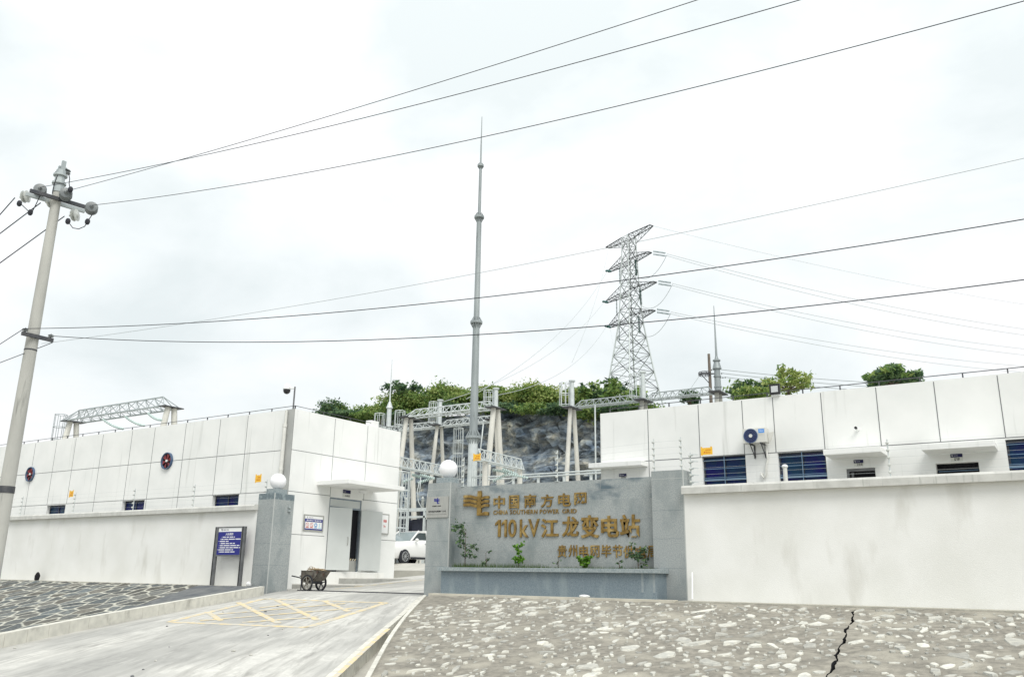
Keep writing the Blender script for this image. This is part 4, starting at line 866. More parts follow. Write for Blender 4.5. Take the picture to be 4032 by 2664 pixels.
# floodlight, bullet camera
a = onY(*Z5(1765, 425), RY0-.02); b = onY(*Z5(1868, 490), RY0-.02)
t = thing('floodlight', 'black square floodlight on the parapet above the air conditioner', 'floodlight', ((a.x+b.x)/2, RY0, RRF))
w_ = b.x-a.x; zz = RRF+.04
mb = MB(); mb.box(a.x, b.x, RY0-.10, RY0-.02, zz, zz+.30, 0, .01); bd = mb.build('housing', BLACKT, t)
mb = MB(); mb.box(a.x+.05, b.x-.05, RY0-.104, RY0-.09, zz+.06, zz+.24); mb.build('lens', LAMPG, bd)
mb = MB(); mb.box((a.x+b.x)/2-.12, (a.x+b.x)/2+.12, RY0-.06, RY0+.02, RRF-.005, zz); mb.build('bracket', SIGNW, t)
a = onY(*Z6(665, 815), RY0)
t = thing('bullet_camera', 'small white bullet camera on the plain wall above the washroom canopy', 'camera', (a.x, RY0, a.z))
mb = MB(); mb.cyl((a.x+.02, RY0, a.z-.03), (a.x, RY0-.14, a.z), .035, n=12); mb.build('body', SIGNW, t)
mb = MB(); mb.cyl((a.x-.001, RY0-.141, a.z), (a.x-.01, RY0-.18, a.z+.012), .037, n=12); mb.build('lens', BLACKT, t)
a = onY(*Z5(1905, 1160), 22.4); b = onY(*Z5(1915, 1320), 22.4)
t = thing('vent_pipe', 'white capped vent pipe standing before the second barred window', 'pipe', (a.x, 22.4, 1)); mb = MB(); mb.tube([(a.x, 22.4, -.1), (a.x, 22.4, a.z-.04)], .055, 12); mb.build('pipe', PVC, t, smooth=True); mb = MB(); mb.sphere((a.x, 22.4, a.z-.03), .08, 14, 8, sc=(1, 1, .7)); mb.build('cap', SIGNW, t, smooth='all')

# ================================================================== INFORMATION BOARD
BY = 19.7
t = thing('notice_board', 'blue information board on two steel posts in front of the left boundary wall', 'notice board', (-24.4, BY, .04))
xl0, xl1 = -25.16, -25.02; xr0, xr1 = -23.76, -23.63; zt = 1.98
for x0, x1 in ((xl0, xl1), (xr0, xr1)):
    mb = MB(); mb.box(x0, x1, BY-.03, BY+.05, -.1, zt); mb.box(x0, x0+.05, BY-.034, BY-.028, -.1, zt, 1); mb.build('post', [FRAME, BLACKT], t)
mb = MB(); mb.box(xl1, xr0, BY-.03, BY+.03, zt-.04, zt); mb.box(xl1, xr0, BY-.03, BY+.03, 1.0, 1.05); mb.box(xl1, xl1+.035, BY-.03, BY+.03, 1.05, zt-.04); mb.box(xr0-.035, xr0, BY-.03, BY+.03, 1.05, zt-.04); mb.build('frame', FRAME, t)
mb = MB(); mb.box(xl1+.035, xr0-.035, BY-.02, BY+.02, 1.05, 1.81, 0); pn = mb.build('blue_panel', BLUE, t)
mb = MB(); mb.box(xl1+.035, xr0-.035, BY-.02, BY+.02, 1.812, zt-.04, 0); hd = mb.build('header', SIGNW, t)
mb = MB(); emblem(mb, (xl1+.16, BY-.0205, 1.84), XA, ZA_, NY, .075, .075, .001); mb.build('emblem', NAVY, hd); mb = MB(); text(mb, '中国南方电网', (xl1+.25, BY-.0205, 1.855), XA, ZA_, .30, .045, .001, NY); mb.build('lettering', NAVY, hd)
mb = MB(); text(mb, '入站须知', (xl1+.40, BY-.0205, 1.69), XA, ZA_, .40, .085, .001, NY, 0, .02); r = random.Random(4)
rows_ = [(1.62, .17, .85), (1.55, .10, 1.15), (1.48, .03, .55), (1.41, .09, .88), (1.34, .06, 1.12), (1.27, .06, 1.16), (1.20, .0, .82), (1.13, .06, .92)]
for z, u0, u1 in rows_:
    x = xl1+.06+u0; xe = xl1+.05+u1
    mb.box(x, x+.022, BY-.0215, BY-.0202, z+.008, z+.028); x += .055
    while x < xe:
        w_ = min(r.uniform(.10, .33), xe-x)
        if w_ > .03: mb.box(x, x+w_, BY-.0215, BY-.0202, z, z+.030)
        x += w_+.035
mb.build('lettering', SIGNW, pn)

# ================================================================== ELECTRIC FENCE
fp = None
def fence_post(loc, label, rz=0):
    global fp
    if fp is None:
        fp = thing('fence_post', label, 'fence post', (0, 0, 0), 'electric fence posts along the walls')
        mb = MB(); mb.cyl((0, 0, 0), (0, 0, .86), .016, n=8); mb.box(-.05, .05, -.05, .05, 0, .015); mb.build('post', STEEL_W, fp)
        for k in range(5):
            z = .13+k*.16; mb = MB(); mb.lathe((0, -.01, z), NY, [(0, .018), (.012, .034), (.03, .034), (.04, .018), (.055, .03), (.065, .014)], 10); mb.build('insulator', PORC_W, fp)
        fp.location = loc; fp.rotation_euler = (0, 0, rz); return fp
    return copy_thing(fp, loc, label, rz)
CT = 2.715
lposts = []
for (x, y), lab in (((108, 712), 'thin white electric fence post nearest the concrete utility pole'), ((388, 697), 'thin electric fence post beside the small far yellow sign'), ((705, 678), 'thin electric fence post in front of the middle slot window'), ((1024, 660), 'thin electric fence post left of the window nearest the gate'), ((1412, 585), 'electric fence end post beside the globe of the gate pillar')):
    p = onY(*Z1(x, y), 20.12); lposts.append(p.x); fence_post((p.x, 20.12, CT), lab)
rposts = []
for q, zb, lab in ((ZG(848, 1312), 2.98, 'electric fence post beside the tall lightning mast on the sign wall'), (ZH(640, 1288), 2.98, 'electric fence post standing alone against the rock face above the sign wall'), (Z5(668, 1205), 3.08, 'electric fence post at the left edge of the ungilded granite pillar'), (Z5(928, 1205), 3.08, 'electric fence post at the right edge of the ungilded granite pillar'), (Z5(1020, 1350), 2.67, 'fence end post with insulator arms just right of the granite pillar'), (Z6(982, 1265), 2.67, 'electric fence post between the washroom and kitchen doors')):
    p = onY(*q, 20.3); rposts.append((p.x, zb)); fence_post((p.x, 20.3, zb), lab)
for k in range(5):
    mb = MB(); z = CT+.13+k*.16; mb.tube([(-60, 20.06, z), (lposts[-1], 20.06, z)], .0022, 4); o = mb.build('fence_wire', WIRE_L); tag(o, 'thin electric fence wire strung above the left wall coping', 'wire', 'fence wires on the left wall')
for k in range(5):
    mb = MB(); dz = .13+k*.16; pts = [(x, 20.24, zb+dz) for x, zb in rposts]+[(6, 20.24, 2.67+dz)]; mb.tube(pts, .0022, 4); o = mb.build('fence_wire', WIRE_L); tag(o, 'thin electric fence wire strung above the sign wall and right wall', 'wire', 'fence wires on the right wall')
def arms(p, zb):
    for k in range(5):
        z = zb+.10+k*.17; mb = MB(); mb.tube([(p, 20.28, z), (p+.12, 20.2, z+.02), (p+.26, 20.15, z-.005)], .009, 5); mb.cyl((p+.03, 20.26, z), (p+.10, 20.22, z+.015), .022, n=8); o = mb.build('insulator_arm', STEEL_W, None, (p, 20.28, z)); tag(o, 'short insulator arm sticking out of the fence end post by the right wall', 'insulator', 'insulator arms on the fence end post')
arms(rposts[4][0], 2.67)
def yellow_sign(label, c, w, h, Y):
    t = thing('warning_sign', label, 'sign', (c.x, Y, c.z-h/2), 'yellow warning signs hung on the electric fence'); x0, x1 = c.x-w/2, c.x+w/2; z0, z1 = c.z-h/2, c.z+h/2
    mb = MB(); mb.box(x0, x1, Y-.006, Y+.006, z0, z1); mb.box(x0, x0+w*.14, Y-.006, Y+.006, z1, z1+h*.16); mb.box(x1-w*.16, x1-w*.02, Y-.006, Y+.006, z1, z1+h*.16); mb.box(x0, x0+w*.17, Y-.0065, Y+.006, z0-h*.1, z0); mb.build('board', YEL, t)
    mb = MB(); text(mb, '电子围栏', (x0+w*.42, Y-.0065, z0+h*.55), XA, ZA_, w*.45, h*.2, .001, NY, 0, .02); mb.build('lettering', ORNG, t); mb = MB(); text(mb, '禁止攀爬', (x0+w*.42, Y-.0065, z0+h*.2), XA, ZA_, w*.45, h*.2, .001, NY, 0, .02); mb.build('lettering', ORNG, t)
    mb = MB(); mb.add([(x0+w*.24, Y-.0075, z0+h*.2), (x0+w*.32, Y-.0075, z0+h*.25), (x0+w*.39, Y-.0075, z0+h*.38), (x0+w*.30, Y-.0075, z0+h*.45)], [(0, 1, 2, 3)]); mb.build('symbol', RED, t)
yellow_sign('small far yellow warning sign on the left fence beside a slot window', onY(*Z1(378, 597), 20.1), .30, .24, 20.1)
yellow_sign('yellow warning sign on the fence left of the gate pillar globe', onY(*Z1(1370, 516), 20.1), .30, .24, 20.1)
yellow_sign('yellow warning sign beside the tall lightning mast above the sign wall', onY(*ZG(988, 1044), 20.28), .26, .18, 20.28)
yellow_sign('yellow warning sign at the top left corner of the first barred window', onY(*Z5(1163, 1026), 20.28), .30, .17, 20.28)

# ================================================================== UTILITY POLE AND OVERHEAD LINES
PX0, PY0 = -18.56, 9.21
t = thing('utility_pole', 'tapered concrete utility pole with porcelain insulators at the left edge', 'utility pole', (PX0, PY0, -1.2))
mb = MB(); mb.cyl((PX0, PY0, -1.9), (PX0, PY0, 9.05), .172, .098, 28); mb.build('shaft', CONC, t, smooth=True)
for z_, h_, r_ in ((1.98, .14, .155), (5.02, .03, .13)): mb = MB(); mb.cyl((PX0, PY0, z_), (PX0, PY0, z_+h_), r_, n=28); mb.build('clamp_band', STEEL_D, t)
ZA0 = 8.55
aL = onz(*ZU(205, 262), ZA0); aR = onz(*ZU(610, 383), ZA0); ad = (aR-aL).normalized(); an = Vector((-ad.y, ad.x, 0))
def bar(mb, a, b, w, h):
    d = (b-a).normalized(); s = Vector((-d.y, d.x, 0)).normalized()*w/2; u = Vector((0, 0, h/2))
    mb.add([p+e1*s+e2*u for p in (a, b) for e2 in (-1, 1) for e1 in (-1, 1)], [(0, 1, 3, 2), (4, 6, 7, 5), (0, 4, 5, 1), (2, 3, 7, 6), (0, 2, 6, 4), (1, 5, 7, 3)])
pc = Vector((PX0, PY0, ZA0))
fl = 1 if an.dot(Vector((-PX0, -PY0, 0))) > 0 else -1
aLc, aRc = pc+ad*(aL-pc).dot(ad), pc+ad*(aR-pc).dot(ad)
for s_, nm, mt in ((.135*fl, 'crossarm', STEEL_D), (-.135*fl, 'crossarm', STEEL)):
    mb = MB(); bar(mb, aLc+an*s_, aRc+an*s_, .07, .075); mb.build(nm, mt, t)
mb = MB(); mb.cyl((PX0, PY0, 8.75), (PX0, PY0, 9.30), .115, .10, 14)
for z in (8.95, 9.15): mb.cyl((PX0, PY0, z), (PX0, PY0, z+.04), .15, n=14)
mb.box(PX0-.09, PX0-.03, PY0-.04, PY0+.04, 9.30, 9.42); mb.box(PX0+.03, PX0+.09, PY0-.04, PY0+.04, 9.30, 9.52); mb.build('pole_cap', STEEL, t)
def insul(parent, p, ax, mat, k=1.0, n=3):
    mb = MB(); prof = [(0, .03)]
    for i in range(n): z = .02+i*.075; prof += [(z, .05), (z+.015, .135), (z+.04, .12), (z+.045, .05)]
    prof += [(.02+n*.075, .03), (.05+n*.075, .02)]
    mb.lathe(p, ax, [(a*k, b*k) for a, b in prof], 20); return mb.build('insulator', mat, parent, smooth=True)
depP = 19.2
lineR = Vector((1, -.55, .10)).normalized(); lineL = Vector((-.9, -.6, -.12)).normalized()
ends = {}
for nm, q in (('r1', ZU(275, 260)), ('r2', ZU(452, 287)), ('r3', ZU(628, 383))):
    p = onD(*q, 19.3); insul(t, p-lineR*.12, lineR, PORC, 1.0, 3); ends[nm] = p+lineR*.15
for nm, q in (('l1', ZU(163, 305)), ('l2', ZU(340, 340)), ('l3', ZU(503, 432))):
    p = onD(*q, 19.5); insul(t, p-lineL*.12, lineL, PORC_W, 1.05, 2); ends[nm] = p+lineL*.2
for q in (ZU(410, 165), ZU(447, 150)):
    p = onD(*q, 19.8); insul(t, p, (0, 0, 1), PORC, .8, 2)
for pts in ([ZU(395, 155), ZU(375, 210), ZU(358, 285)], [ZU(470, 140), ZU(478, 180), ZU(474, 215), ZU(480, 245)], [ZU(278, 290), ZU(250, 350), ZU(222, 405)], [ZU(140, 350), ZU(172, 380), ZU(205, 412)], [ZU(470, 478), ZU(500, 518), ZU(540, 525), ZU(580, 508), ZU(600, 475), ZU(640, 415)]):
    mb = MB(); mb.tube([onD(*q, 19.2) for q in pts], .010, 5); mb.build('jumper_wire', WIRE, t)
for q in (ZU(208, 412), ZU(600, 475), ZU(133, 350), ZU(466, 472), ZU(483, 255)):
    p = onD(*q, 19.2); mb = MB(); mb.sphere(p, .07, 8, 5, sc=(.9, .8, 1.1)); mb.build('clamp', WIRE, t)
bL = onz(*ZU(145, 1240), 5.32); bR = onz(*ZU(358, 1290), 5.32); bd_ = (bR-bL).normalized(); pc2 = Vector((PX0, PY0, 5.32)); bn = Vector((-bd_.y, bd_.x, 0)); f2 = 1 if bn.dot(Vector((1, -1, 0))) > 0 else -1
b0 = pc2+bd_*(bL-pc2).dot(bd_)+bn*.15*f2; b1 = pc2+bd_*(bR-pc2).dot(bd_)+bn*.15*f2
mb = MB(); bar(mb, b0, b1, .06, .08); mb.build('crossarm', STEEL_D, t)
for p in (b0+bd_*.06, b1-bd_*.06): insul(t, p+Vector((0, 0, .05)), (0, 0, 1), PORC, .45, 2)

def wire(label, P0, exit_px, exit_dep, mid_px=None, r=.006, mat=None, ext=1.5, group='overhead wires from the concrete pole', n=40, sag=0):
    P0 = Vector(P0); P1 = onD(*exit_px, exit_dep); h = Vector((P1.x-P0.x, P1.y-P0.y, 0)); Lh = h.length; h.normalize(); k = 0
    if mid_px:
        d = ray(*mid_px); nrm = Vector((-h.y, h.x, 0)); den = d.dot(nrm); s = (P0-CAM).dot(nrm)/den; Mp = CAM+d*s; u = (Mp-P0).dot(h)/Lh
        zl = P0.z+(P1.z-P0.z)*u; k = (Mp.z-zl)/(u*(1-u)) if 0.02 < u < .98 else 0
        k = min(k, 0)
    else: k = -4*sag
    pts = []
    for i in range(n+1):
        u = ext*i/n; pts.append((P0.x+h.x*Lh*u, P0.y+h.y*Lh*u, P0.z+(P1.z-P0.z)*u+k*u*(1-u)))
    mb = MB(); mb.tube(pts, r, 5); o = mb.build('overhead_wire', mat or WIRE, None, P0, smooth='all'); return tag(o, label, 'wire', group)
wire('overhead wire from the left end of the top crossarm leaving at the upper edge', ends['r1'], D(1855, 0), 11, D(800, 318-34), .0065)
wire('overhead wire from the middle insulator, the steepest of the top three', ends['r2'], D(1617, 0), 11.5, D(800, 258), .006)
wire('overhead wire from the right insulator crossing the tip section of the lightning mast', ends['r3'], D(2373, 3), 10, D(1117, 318), .0065)
wire('overhead wire from the lower crossarm left end, crossing the lattice tower body', b0+Vector((0, 0, .1)), D(2373, 508), 11, D(1110, 690), .0075)
wire('lowest overhead wire from the lower crossarm, crossing the tower below its arms', b1+Vector((0, 0, .1)), D(2373, 648), 11, D(1110, 775), .0075)
wire('thin grey overhead wire passing behind the mast to the tower peak level', onD(*D(96, 796), 19), D(2373, 367), 12, D(1117, 631), .0042, WIRE_G)
for nm, q, lab in (('l1', (0, 497), 'thick black wire leaving the frame from the leftmost insulator'), ('l2', (0, 541), 'thick black wire leaving the frame from the insulator behind the pole'), ('l3', (0, 609), 'thick black wire leaving the frame from the lowest white insulator')):
    wire(lab, ends[nm], D(*q), 19.5 if nm != 'l3' else 18.6, None, .012, ext=4)
wire('black wire leaving the frame from the lower crossarm tip', b0+Vector((0, 0, .08)), D(0, 797), 18.6, None, .008, ext=4)
wire('black wire leaving the frame from below the lower crossarm', b1+Vector((0, 0, -.05)), D(0, 840), 18.0, None, .008, ext=4)

# ================================================================== LIGHTNING MAST
MX, MY = -26.65, 36.76
t = thing('lightning_mast', 'tall stepped grey lightning mast rising behind the granite sign wall', 'lightning mast', (MX, MY, .9))
secs = [(.8, 7.6, .30, .245), (7.6, 14.0, .225, .185), (14.0, 20.3, .165, .14), (20.3, 23.55, .095, .08), (23.55, 26.75, .055, .02)]
for z0, z1, r0, r1 in secs: mb = MB(); mb.cyl((MX, MY, z0), (MX, MY, z1), r0, r1, 16); mb.build('mast_section', STEEL_M if z0 > 1 else STEEL_W, t, smooth=True)
for z, rr in ((7.6, .27), (14.0, .22), (20.3, .185), (23.55, .12)):
    mb = MB(); mb.cyl((MX, MY, z-.06), (MX, MY, z+.06), rr*1.55, n=18)
    for k in range(12):
        a_ = k*math.pi/6; dx, dy = math.cos(a_), math.sin(a_)
        mb.tube([(MX+dx*rr*.7, MY+dy*rr*.7, z-.42*rr/.25), (MX+dx*rr*1.4, MY+dy*rr*1.4, z-.06)], .022*rr/.25, 4); mb.tube([(MX+dx*rr*1.4, MY+dy*rr*1.4, z+.06), (MX+dx*rr*.75, MY+dy*rr*.75, z+.36*rr/.25)], .022*rr/.25, 4)
    mb.build('flange', STEEL_M, t)

# ================================================================== GANTRIES
def truss(mb, a, b, h=.85, w=.7, n=12, r=.05, taper=True):
    a = Vector(a); b = Vector(b); d = (b-a).normalized(); s = Vector((-d.y, d.x, 0))*w/2; L_ = (b-a).length; u = Vector((0, 0, h))
    t0 = a+d*(L_*.09 if taper else 0)+u; t1 = b-d*(L_*.09 if taper else 0)+u
    for c_ in (-1, 1): mb.tube([a+s*c_, b+s*c_], r*1.3, 6)
    mb.tube([t0, t1], r*1.1, 6)
    for c_ in (-1, 1):
        for i in range(n):
            p = a.lerp(b, (i+.5)/n)+s*c_; q0 = t0.lerp(t1, i/n); q1 = t0.lerp(t1, (i+1)/n); mb.tube([q0, p], r*.6, 4); mb.tube([p, q1], r*.6, 4)
        mb.tube([a+s*c_, t0], r*.7, 4); mb.tube([b+s*c_, t1], r*.7, 4)
    for i in range(n+1):
        p = a.lerp(b, i/n); mb.tube([p+s, p-s], r*.5, 4)
        if i < n: mb.tube([p+s, a.lerp(b, (i+1)/n)-s], r*.5, 4)
def aframe(parent, x, y, z, zg, sp=1.45, r0=.20, r1=.15, ax=(0, 1, 0), mat=None):
    ax = Vector(ax)
    for s_ in (-1, 1): mb = MB(); mb.cyl(Vector((x, y, zg))+ax*sp*s_, Vector((x, y, z))+ax*.24*s_, r0, r1, 14); mb.build('column', mat or CONC_W, parent, smooth=True)
    mb = MB(); mb.box(x-.35, x+.35, y-.75, y+.75, z, z+.06); mb.build('head_plate', STEEL_D, parent)
def cage(parent, x, y, z0, z1, r=.38, name='ladder_cage', mat=None):
    mb = MB(); n = 7
    for k in range(n): a_ = math.pi*2*k/n; mb.tube([(x+r*math.cos(a_), y+r*math.sin(a_), z0), (x+r*math.cos(a_), y+r*math.sin(a_), z1)], .022, 4)
    m = max(2, int((z1-z0)/.85))
    for i in range(m+1):
        z = z0+(z1-z0)*i/m; mb.tube([(x+r*math.cos(2*math.pi*k/12), y+r*math.sin(2*math.pi*k/12), z) for k in range(13)], .025, 4)
    return mb.build(name, mat or STEEL_W, parent)
def toppole(parent, x, y, z, h=2.2, cg=True):
    mb = MB(); mb.cyl((x, y, z), (x, y, z+h), .16, .14, 12); mb.cyl((x, y, z+h), (x, y, z+h+.08), .22, n=12); mb.build('top_pole', STEEL_W, parent, smooth=True)
    if cg: cage(parent, x-.45, y-.2, z+.2, z+h-.1, .33)
g1 = thing('gantry', 'near pale steel gantry beam on concrete A-frame columns beside the lightning mast', 'gantry', (-34.7, 45.3, 1.0), 'switchyard gantries')
mb = MB(); truss(mb, (-38.6, 45.3, 11.05), (-30.9, 45.3, 11.05), .52, .75, 10, .042); mb.build('beam', STEEL_W, g1)
aframe(g1, -38.45, 45.3, 11, 1.0); aframe(g1, -31.1, 45.3, 11, 1.0, 1.5, .22, .17)
toppole(g1, -31.1, 45.3, 11.06, 1.25); p = onY(*ZG(198, 570), 45.0); cage(g1, p.x, 45.0, 8.6, p.z, .36)
def rung(parent, p0, p1, n, r=.01): pass
g2 = thing('gantry', 'farther pale steel gantry with a caged ladder on its middle column', 'gantry', (-36, 47.7, 1.0), 'switchyard gantries')
mb = MB(); truss(mb, (-44.5, 47.7, 10.7), (-37.75, 47.7, 10.7), .42, .55, 9, .036); mb.build('beam', STEEL_W, g2)
mb = MB(); truss(mb, (-37.4, 47.7, 10.7), (-32.6, 47.7, 10.7), .42, .55, 8, .036); mb.build('beam', STEEL_W, g2)
aframe(g2, -37.6, 47.7, 10.75, 1.0, 1.4, .16, .12); toppole(g2, -37.6, 47.7, 10.8, 1.8); cage(g2, -36.4, 48.4, 2.5, 10.6, .36)
aframe(g2, -44.4, 47.7, 10.75, 1.0, 1.4, .16, .12); aframe(g2, -32.9, 47.7, 10.75, 1.0, 1.4, .16, .12)
p = onY(*ZK(1372, 1010), 47.9); mb = MB(); zt_ = onY(*ZK(1413, 145), 47.9).z; zc = onY(*ZK(1365, 935), 47.9).z
mb.cyl((p.x, 47.9, 9.0), (p.x, 47.9, zc), .19, .17, 12); mb.cyl((p.x, 47.9, zc), (p.x, 47.9, zc+.5), .26, .08, 12); mb.cyl((p.x, 47.9, zc+.5), (p.x, 47.9, zt_), .06, .015, 8); mb.build('lightning_rod', STEEL_W, g2, smooth=True); cage(g2, p.x-.75, 47.7, 9.3, zc-.4, .4)
mb = MB(); mb.tube([onY(*ZG(1058, 660), 47.2), onY(*ZG(1040, 830), 46.8), onY(*ZG(1020, 1010), 46.4)], .045, 6); mb.build('down_lead', STEEL_W, g2)
g3 = thing('gantry', 'two bay gantry beam running right behind the roof of the right building', 'gantry', (-22, 47.7, 1.0), 'switchyard gantries')
for x0, x1 in ((-26.5, -21.9), (-21.5, -17.1)): mb = MB(); truss(mb, (x0, 47.7, 11.05), (x1, 47.7, 11.05), .42, .5, 8, .034); mb.build('beam', STEEL, g3)
aframe(g3, -26.74, 47.7, 11, 1.0, 1.35, .18, .13); aframe(g3, -21.7, 47.7, 11, 1.0, 1.35, .18, .13, mat=CONC); aframe(g3, -16.92, 47.7, 11, 1.0, 1.35, .18, .13, mat=CONC)
toppole(g3, -26.74, 47.7, 11.06, 1.75); toppole(g3, -21.7, 47.7, 11.06, 1.75)
mb = MB(); p = onY(*ZH(1027, 530), 47.2); mb.tube([(p.x, 47.2, 11.0), (p.x, 47.2, 1.0)], .05, 6); mb.build('down_lead', STEEL_W, g3)
za_, zb_, zc_ = 11.06, onY(*ZJ(795, 340), 47.7).z, onY(*D(1662, 707), 47.7).z
mb = MB(); mb.cyl((-16.92, 47.7, za_), (-16.92, 47.7, zb_), .20, .17, 12); mb.cyl((-16.92, 47.7, zb_), (-16.92, 47.7, zb_+.75), .27, .08, 12); mb.cyl((-16.92, 47.7, zb_+.75), (-16.92, 47.7, zc_), .075, .02, 8)
for z in (za_+.3, za_+1.9, zb_-.5): mb.cyl((-16.92, 47.7, z), (-16.92, 47.7, z+.08), .225, n=12)
mb.build('lightning_rod', STEEL_M, g3, smooth=True); cage(g3, -17.55, 47.3, za_+1.2, zb_-.4, .34, mat=STEEL_D)
g4 = thing('gantry', 'dark steel gantry with hanging insulators seen above the left building roof', 'gantry', (-55.7, 34.3, 1.0), 'switchyard gantries')
mb = MB(); truss(mb, (-62.2, 34.5, 11.05), (-49.9, 34.5, 11.05), .8, 1.25, 10, .048); mb.build('beam', STEEL, g4)
aframe(g4, -61.6, 34.5, 11, 1.0, 1.6, .24, .19); aframe(g4, -50.0, 34.5, 11, 1.0, 1.6, .24, .19)
p = onY(*ZI(360, 365), 34.2); cage(g4, p.x, 34.2, 6.0, p.z, .42, mat=STEEL)
def string(parent, a, b, mat, n=12, r=.13, sag=.0, name='insulator_string'):
    a = Vector(a); b = Vector(b); mb = MB(); pts = []
    for i in range(n+1): u = i/n; p = a.lerp(b, u); p.z -= sag*4*u*(1-u); pts.append(p)
    mb.tube(pts, r*.22, 5)
    for i in range(n):
        p = pts[i].lerp(pts[i+1], .5); d = (pts[i+1]-pts[i]).normalized(); mb.lathe(p-d*.045, d, [(0, r*.35), (.02, r), (.05, r*.9), (.085, r*.3)], 10)
    return mb.build(name, mat, parent, smooth=True)
for (x0, y0), (x1, y1) in (((1005, 430), (1335, 585)), ((1350, 385), (1665, 535)), ((1710, 335), (1925, 445))):
    a = onY(*ZI(x0, y0), 33.9); b = onY(*ZI(x1, y1), 31.2); string(g4, a, b, GLASSINS, 11, .085, .12)
# low gantries along the yard with glass strings
lg = thing('gantry', 'low pale truss with strings of glass insulators behind the gate pillar globe', 'gantry', (-30.1, 36.8, 1.0), 'switchyard gantries')
mb = MB(); truss(mb, (-30.1, 34.6, 6.0), (-30.1, 39.0, 5.95), .55, .4, 9, .035, False); mb.build('beam', STEEL_W, lg)
for y in (34.8, 38.8): mb = MB(); mb.cyl((-30.1, y, .9), (-30.1, y, 6.0), .17, .14, 12); mb.build('column', CONC_W, lg, smooth=True)
for (p0, p1) in ((ZG(320, 1222), ZG(412, 1252)), (ZG(400, 1225), ZG(556, 1265)), (ZG(380, 1308), ZG(520, 1262)), (ZG(225, 1300), ZG(330, 1262))): string(lg, onY(*p0, 36.6), onY(*p1, 36.9), GLASSINS, 8, .095)
for pts in ([ZG(395, 1300), ZG(372, 1400), ZG(385, 1500), ZG(420, 1565)], [ZG(410, 1250), ZG(400, 1380), ZG(380, 1470)], [ZG(215, 1320), ZG(235, 1440), ZG(275, 1560)]):
    mb = MB(); mb.tube([onY(*q, 36.4) for q in pts], .022, 6); mb.build('drop_cable', STEEL_W, lg, smooth='all')
lg2 = thing('gantry', 'low pale truss with glass insulator strings at the right of the lightning mast', 'gantry', (-24.6, 36.4, 1.0), 'switchyard gantries')
mb = MB(); truss(mb, (-24.6, 34.4, 6.0), (-24.6, 38.3, 5.95), .55, .4, 8, .035, False); mb.build('beam', STEEL_W, lg2)
for y in (35.0, 38.2): mb = MB(); mb.cyl((-24.6, y, .9), (-24.6, y, 6.0), .17, .14, 12); mb.build('column', CONC_W, lg2, smooth=True)
for (p0, p1) in ((ZG(1150, 1172), ZG(1305, 1200)), (ZH(70, 1165), ZH(230, 1222)), (ZH(130, 1215), ZH(340, 1258)), (ZG(1020, 1235), ZG(1100, 1215)), (ZG(1150, 1290), ZG(1300, 1215))): string(lg2, onY(*p0, 36.2), onY(*p1, 36.6), GLASSINS, 9, .09)
mb = MB(); mb.tube([onY(*q, 36.3) for q in (ZH(0, 1310), ZH(60, 1318), ZH(150, 1300), ZH(220, 1240))], .02, 6); mb.build('drop_cable', STEEL_W, lg2)
# caged ladder structure right of the mast and at the left yard column
for lab, x0, x1, yt, yb, Y in (('caged steel ladder standing just right of the lightning mast foot', 985, 1060, 1070, 1330, 35.5), ('caged steel ladder in the gap between the left building and the gate', 205, 240, 1200, 1560, 34.5)):
    a = onY(*ZG((x0+x1)/2, yt), Y); b = onY(*ZG((x0+x1)/2, yb), Y); t = thing('caged_ladder', lab, 'ladder', (a.x, Y, .9)); cage(t, a.x, Y, .9, a.z, .42, 'cage')
    mb = MB()
    for s_ in (-.2, .2): mb.tube([(a.x+s_, Y+.3, .9), (a.x+s_, Y+.3, a.z)], .025, 5)
    k = 1.2
    while k < a.z: mb.tube([(a.x-.2, Y+.3, k), (a.x+.2, Y+.3, k)], .016, 4); k += .3
    mb.build('ladder', STEEL_W, t)
# tubular busbar in front of the rock
a = onY(*ZH(330, 1222), 41); b = onY(*ZH(1090, 1188), 41); c = onY(*ZH(330, 1248), 41)
t = thing('busbar', 'pair of pale tubular busbars on posts in front of the rock cliff', 'busbar', ((a.x+b.x)/2, 41, 1.0))
for dz in (0, -(a.z-c.z)*1.0): mb = MB(); mb.tube([(a.x-3, 41, a.z+dz), (b.x+4, 41, a.z+dz)], .045, 8); mb.build('tube', STEEL_W, t)
for k in range(5): x = a.x-1+k*(b.x-a.x+2)/4; mb = MB(); mb.cyl((x, 41.1, 1), (x, 41.1, a.z-.05), .05, n=8); mb.cyl((x, 41.1, a.z-.6), (x, 41.1, a.z), .09, n=10); mb.build('post', STEEL_W, t)
